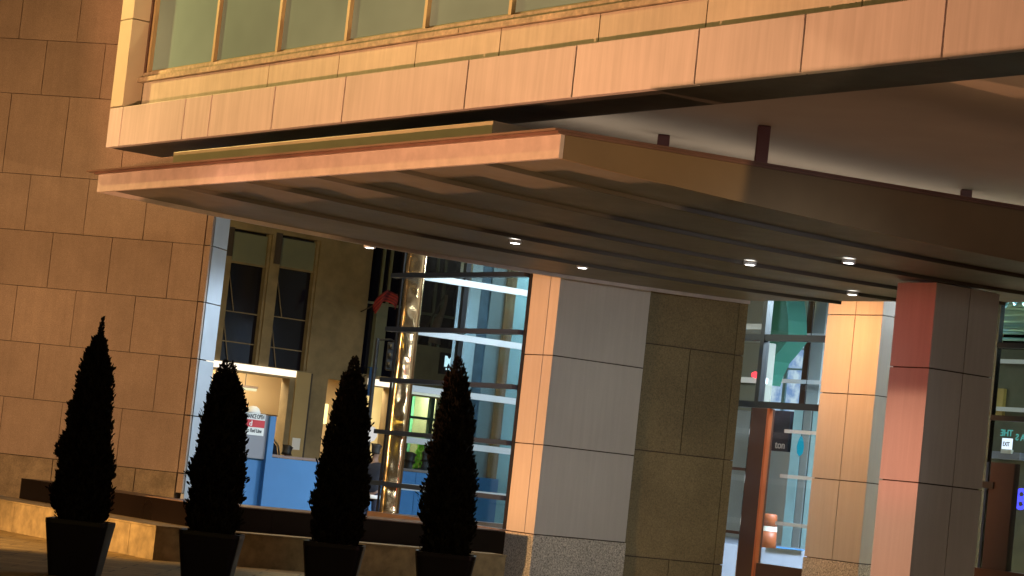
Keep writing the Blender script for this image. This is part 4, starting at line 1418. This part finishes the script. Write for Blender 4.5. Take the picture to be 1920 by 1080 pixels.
bm = bmesh.new(); p = on_z(1446, 1026, .7); f = Fr((p.x, p.y), A, NA); bx(bm, f, -.4, .3, -.5, .4, .701, .72)
tag(obj('door_mat', bm, M['hoard'], None), 'bright blue mat on the lobby floor inside the door', 'mat')
# left sidelight interior: grey wall with a red lamp
bm = bmesh.new()
SLf = Fr((GL.o + B * 2.5)[:2], A, NA)
bx(bm, SLf, SLf.px(1436, 700)[0] + .02, SLf.px(1385, 700)[0] + 1.0, -.2, 0, SLf.px(1400, 770)[1], SLf.px(1410, 642)[1])
obj('side_panel', bm, mat('warm_grey', (.13, .13, .11), .5, var=.1, scale=1), lobby)
for y in (612, 713):
    z = SLf.px(1415, y, .1)[1]
    bm = bmesh.new(); bx(bm, SLf, SLf.px(1436, y, .1)[0], SLf.px(1385, y, .1)[0] + .5, .05, .1, z - .05, z + .05); obj('side_rail', bm, M['rail'], lobby)
u, z = SLf.px(1416, 703, .2)
bm = bmesh.new(); lathe(bm, SLf.p(u, .2, z), [(.02, -.06), (.07, -.03), (.07, .03), (.02, .06)], 14)
tag(obj('red_lamp', bm, M['red_glow'], None, smooth=True), 'small glowing red lamp in the narrow window by the olive wall', 'lamp')
# ---- right-hand interior: modelled truss reflection, dark wall, exit sign, blue neon
RI = Fr((GL.o + B * 3)[:2], A, NA)
rw_ = thing('side_interior', (RI.o + A * (r0 - 1))[:2] + (0,), 'dim inner room behind the right hand glazing with a modelled truss reflection overhead', 'interior wall')
ra = RI.px(1990, 700)[0]; rb_ = RI.px(1840, 700)[0] + .6
bm = bmesh.new(); bx(bm, RI, ra, rb_, -.2, 0, 0, RI.px(1890, 655)[1]); obj('rear_wall', bm, mat('dim_wall', (.10, .10, .06), .7, var=.3, scale=1.5), rw_)
bm = bmesh.new(); prev = None
za_, zb_2 = RI.px(1890, 665)[1], RI.px(1890, 575)[1] + .5
nn = 120
for k in range(nn + 1):
    n = 1.6 - k / nn * 3.2
    zz_ = za_ + (zb_2 - za_) * (1 - k / nn) * .0 + .06 * math.sin(k * .8) + (zb_2 - za_) * (.45 + .12 * math.sin(k / nn * 9))
    row = [bm.verts.new(RI.p(ra, n, zz_)), bm.verts.new(RI.p(rb_, n, zz_)), bm.verts.new(RI.p(rb_, n, zz_ + .03)), bm.verts.new(RI.p(ra, n, zz_ + .03))]
    if prev:
        for i in range(4): bm.faces.new([prev[i], prev[(i + 1) % 4], row[(i + 1) % 4], row[i]])
    prev = row
obj('truss_reflection', bm, M['corr'], rw_, smooth=True)  # wavy sheet modelled in place of the teal truss reflection
for k, y in enumerate((583, 601, 624, 636)):
    z = RI.px(1895, y, .3)[1]
    bm = bmesh.new(); tube(bm, [RI.p(ra, .3, z), RI.p(rb_, .3, z)], .055 if k < 2 else .03, 10); obj('truss_reflection_bar', bm, M['corr'], rw_, smooth=True)  # bars of the same modelled reflection
for y in (677, 767):
    z = RI.px(1890, y, .2)[1]
    bm = bmesh.new(); bx(bm, RI, ra, rb_, .1, .16, z - .035, z + .035); obj('rail', bm, M['rail'], rw_)
bm = bmesh.new(); a = RI.px(1880, 750, .1)[0]; bx(bm, RI, a, RI.px(1868, 750, .1)[0], .02, .09, RI.px(1870, 782, .1)[1], RI.px(1870, 728, .1)[1]); obj('pale_panel', bm, M['amber'], rw_)
z = RI.px(1875, 852, .3)[1]
bm = bmesh.new(); bx(bm, RI, RI.px(1912, 852, .3)[0], RI.px(1845, 852, .3)[0], .05, .3, z - .07, z + .05); obj('shelf', bm, M['floor'], rw_)
u, z = RI.px(1886, 842, .35)
es = thing('exit_sign', RI.p(u, .35, z), 'small glowing exit sign in the right hand glass front', 'sign')
bm = bmesh.new(); bx(bm, RI, u - .10, u + .10, .31, .35, z, z + .18); obj('panel', bm, M['exit_glow'], es)
bm = bmesh.new(); bx(bm, RI, u - .115, u + .115, .29, .345, z - .07, z - .003); obj('bracket', bm, M['white'], es)
RM = Fr(RI.o[:2], -A, NA)
text('lettering', 'EXIT', .10, M['black'], es, RM, -u, .353, z + .05, .002, align='CENTER', sx=.75, bold=.002)
u, z = RI.px(1888, 822, .2)
ls = thing('window_lettering', RI.p(u, .2, z), 'pale teal mirrored letters above the exit sign', 'sign')
text('lettering', 'THE', .15, M['teal_glow'], ls, RM, -u + .12, .2, z + .04, .004, mirror=True, bold=.003)
text('lettering', 'A S', .15, M['teal_glow'], ls, RM, -u + .40, .2, z - .02, .004, mirror=True, bold=.003)
u, z = RI.px(1914, 938, .3)
t = thing('neon_sign', RI.p(u, .3, z), 'blue glowing neon loops at the right edge', 'neon sign')
bm = bmesh.new()
for dz in (-.06, .1):
    tube(bm, [RI.p(u + .09 * math.cos(a * .524), .3, z + dz + .07 * math.sin(a * .524)) for a in range(13)], .03, 8)
obj('neon_tube', bm, M['blue_glow'], t, smooth=True)

# ================================================================== LIGHT
w = bpy.data.worlds.new('World'); scene.world = w; w.use_nodes = True
N = w.node_tree.nodes; L = w.node_tree.links
bg = N['Background']; bg.inputs['Strength'].default_value = .05
sky = N.new('ShaderNodeTexSky'); sky.sky_type = 'NISHITA'; sky.sun_disc = False
sky.sun_elevation = math.radians(-4); sky.sun_rotation = math.radians(200)
L.new(sky.outputs[0], bg.inputs['Color'])


def lamp(name, kind, loc, power, col, size=.3, aim=None, cone=None, blend=.5, sx=None, sy=None):
    d = bpy.data.lights.new(name, kind); d.energy = power; d.color = col
    if kind in ('POINT', 'SPOT'): d.shadow_soft_size = size
    if kind == 'AREA':
        d.shape = 'RECTANGLE'; d.size = sx; d.size_y = sy
    if kind == 'SPOT': d.spot_size = math.radians(cone); d.spot_blend = blend
    o = bpy.data.objects.new(name, d); C.objects.link(o); o.location = loc
    if aim is not None:
        o.rotation_euler = (Vector(aim) - Vector(loc)).to_track_quat('-Z', 'Y').to_euler()
    return o


SOD = (1, .40, .15); SODY = (1, .66, .20); PEACH = (1, .54, .30)
# street lamps along the left side of the road
lamp('street_lamp_far', 'SPOT', (-15, 37.2, 11.8), 8200, SODY, .25, aim=(-3.6, 29.5, 6.4), cone=34, blend=.8)
ln = Vector((-24, 22, 8.0))
lamp('street_lamp_near', 'SPOT', (ln.x, ln.y, 3.2), 34000, SOD, .3, aim=(.45, 35.9, 2.6), cone=10.5, blend=.7)
lamp('street_lamp_high', 'SPOT', ln, 30000, (1, .46, .28), .3, aim=(5.1, 30.2, 1.2), cone=9, blend=.8)
# added fill spot brightening the low wall and the paving
lamp('low_wall_fill', 'SPOT', (-10.5, 27, 2.2), 3600, (1, .56, .20), .1, aim=(-5.9, 31.6, .1), cone=46, blend=.8)
# low lamp beside the stone tower
lamp('bollard_lamp', 'SPOT', (-13.5, 25.5, 3.0), 4500, (1, .56, .25), .2, aim=(-5.8, 38, 3.0), cone=78, blend=1)
# shop fronts on the other side of the road, to the right: soft neutral
lamp('shop_light', 'AREA', (13, 6, 5.0), 330, (1, .97, .92), aim=(2, 35, 2.0), sx=5, sy=2.5)
lamp('grey_side_fill', 'SPOT', (4.0, 12, 3.4), 4000, (.95, .97, 1), .5, aim=(1.7, 36, 2.2), cone=21, blend=1)  # added narrow fill aimed at the grey column side
# warm wall washer over the recessed entrance column
p = Vector((c2.x, c2.y, 0)) + A * (wa2 * .5) + NA * 2.1
lamp('wall_washer', 'SPOT', (p.x, p.y, 5.4), 820, (1, .42, .14), .15, aim=(p - NA * 2.1) + UP * 3.0, cone=100, blend=1)
# added hard-edged spot, lighting a patch on the canopy's near corner from below
lamp('corner_patch_spot', 'SPOT', (7.5, 9.0, .8), 4300, (1, .62, .28), .05, aim=(.15, 23.5, 4.8), cone=15, blend=.12)
QD = 9.0
lf = A * 20.23 + B * (qf - QD); lf.z = .6
lamp('added_flood_lamp', 'SPOT', lf, 5900, (1, .45, .21), .0025, aim=(0, 25.3, 5.2), cone=93, blend=.1)  # added low lamp throwing light patches under the canopy
FLF = Fr((lf.x, lf.y), -A, NA)
flt = thing('added_floodlight', (lf.x, lf.y, 0), 'added low lamp, out of view, with a stepped black plate shaping its light', 'added_floodlight')  # unseen fixture added; its stepped plate shapes those patches
bm = bmesh.new()
lp_ = lf.dot(A)


def cut(u):                                    # cutter plate height that lets the beam reach u metres behind the canopy edge
    return .6 + .80 * (4.545 - .6) / (QD + u)


vu = -1.0
for i in range(len(ed) - 1):
    for f0, f1, dep in ((0, .4, .7), (.4, 1, 1.5)):
        pa = pL - (ed[i] + (ed[i + 1] - ed[i]) * f0); pb = pL - (ed[i] + (ed[i + 1] - ed[i]) * f1)
        ua, ub = -(pa - lp_) * .80 / (QD + .5), -(pb - lp_) * .80 / (QD + .5)
        if i == 0 and f0 == 0: ua = -1.0
        if i == len(ed) - 2 and f1 == 1: ub += .0298
        bx(bm, FLF, ua, ub, -.82, -.80, 0, cut(dep))
        vu = ub if not (i == len(ed) - 2 and f1 == 1) else ub - .0296
bx(bm, FLF, vu + .03, 1.6, -.82, -.80, 0, .6 + .80 * (Z0 - .6) / (UB.o - lf).dot(B) * 1.004); obj('beam_cutter', bm, M['black'], flt)
bm = bmesh.new(); bx(bm, FLF, -.2, .2, .02, .25, 0, .7); obj('lamp_body', bm, M['black'], flt)
# added fill spots warming the ceiling to the right of the canopy
for q in ((4.8, 24.2, 4.3), (7.2, 25.6, 4.3)):
    lamp('ceiling_fill', 'SPOT', q, 26, (1, .56, .30), .3, aim=(q[0], q[1] + .01, 9), cone=150, blend=1)
# unseen coloured lamps added to give the polished column its ripples
lamp('yellow_ripple_lamp', 'AREA', (-7, 2, 3.2), 90, (1, .70, .12), aim=(-1.7, 38, 3), sx=.2, sy=1.6)
lamp('red_ripple_lamp', 'AREA', (9, 3, 1.6), 110, (1, .08, .06), aim=(-1.7, 38, 3), sx=.25, sy=.8)
lamp('gold_ripple_lamp', 'AREA', (-16, 12, 4.2), 90, (1, .62, .18), aim=(-1.7, 38, 3), sx=.25, sy=1.4)
# added red fill tinting the nearest column
lamp('red_column_fill', 'SPOT', (-2.2, 27.2, 2.4), 720, (1, .10, .08), .2, aim=(c3.x - .3, c3.y + .3, 3.0), cone=24, blend=.6)
# canopy downlights
for (lu, u, q) in dl:
    lamp('downlight_lamp', 'SPOT', (q.x, q.y, q.z - .06), 16, (1, .95, .88), .05, aim=(q.x, q.y, 0), cone=95, blend=.6)
# cove light on the canopy roof
p = CF.p(WID - 5.6, -8.3, zl(8.3) + .14)
cl_ = lamp('cove_light', 'AREA', p, 34, (1, .88, .70), sx=.3, sy=11)
xa = Vector((B.y, -B.x, 0)); ya = Vector((B.x, B.y, 0)); za = Vector((0, 0, -1))
ya = za.cross(xa)
cl_.rotation_euler = Matrix((xa, ya, za)).transposed().to_euler()
p = CF.p(WID - 2.3, -6.2, zl(6.2) + .22)
cl_ = lamp('roof_fill', 'AREA', p, 16, (1, .60, .34), sx=3.4, sy=9)  # added warm fill brightening the ceiling above the canopy
cl_.rotation_euler = Matrix((xa, ya, za)).transposed().to_euler()
# lobby
p = (kc + q0) / 2 + B * 1.4
lamp('lobby_light', 'AREA', (p.x, p.y, 5.7), 210, (.86, .95, .98), aim=(p.x, p.y, 0), sx=2.6, sy=2.0)
p2 = kc + A * .5 + B * 4.0
lamp('partition_light', 'AREA', (p2.x, p2.y, 5.8), 270, (.84, .96, .97), aim=(p2.x, p2.y, 0), sx=.8, sy=4)
# added bluish spots for the lobby glow on hoarding and tower return
lamp('passage_light', 'SPOT', (c1.x - 2.2, c1.y + 3.6, 5.2), 3800, (.56, .76, 1), .2, aim=(ho.x + 1.0, ho.y, .8), cone=75, blend=.7)
lamp('return_light', 'SPOT', (c1.x - 1.6, c1.y + 1.6, 4.6), 700, (.60, .80, 1), .2, aim=(c0.x + .2, c0.y + .4, 2.6), cone=50, blend=.7)
# entrance hall
p = GL.o + A * .8 + B * 3.2
lamp('hall_light', 'AREA', (p.x, p.y, 5.8), 4200, (.80, .92, 1), aim=(p.x, p.y, 0), sx=3, sy=4)
p = GL.o + A * .7 + B * 5.9
lamp('hall_light', 'AREA', (p.x, p.y, 5.9), 900, (.80, .92, 1), aim=(p.x, p.y, 0), sx=2, sy=2)
p = RI.p(r0 - .8, .9, 5.0)
lamp('side_room_light', 'AREA', p, 60, (.75, 1, .95), aim=p - Vector((0, 0, 1)), sx=1, sy=1)
# shops
for h, pw, col in ((S1, 420, (1, .80, .52)), (S2, 150, (1, .80, .52)), (S3, 160, (.85, 1, .70))):
    p = FB.p((h[0] + h[1]) / 2, -.6, h[3] + .1)
    lamp('shop_lamp', 'AREA', p, pw * .4, col, aim=p - Vector((0, 0, 1)) - FB.n * .5, sx=max(.6, h[1] - h[0]), sy=.5)
# street lamp across the street on the far facade
lamp('street_lamp_opposite', 'POINT', (-6, 45, 7.5), 1200, (1, .74, .34), .2)

# ================================================================== CAMERA
cam = bpy.data.cameras.new('camera'); co = bpy.data.objects.new('camera', cam); C.objects.link(co)
cam.sensor_width = 36; cam.lens = F / 1920 * 36; cam.clip_start = .1; cam.clip_end = 500
rot = Matrix((right, upv, -fwd)).transposed()
co.matrix_world = Matrix.Translation(CAM) @ rot.to_4x4()
scene.camera = co
for o in bpy.data.objects:
    if '_o' in o: del o['_o']
scene.view_settings.view_transform = 'Standard'; scene.view_settings.look = 'None'
scene.view_settings.exposure = 0; scene.view_settings.gamma = 1
scene.cycles.use_denoising = True
scene.cycles.max_bounces = 8; scene.cycles.transparent_max_bounces = 16
scene.cycles.sample_clamp_indirect = 4
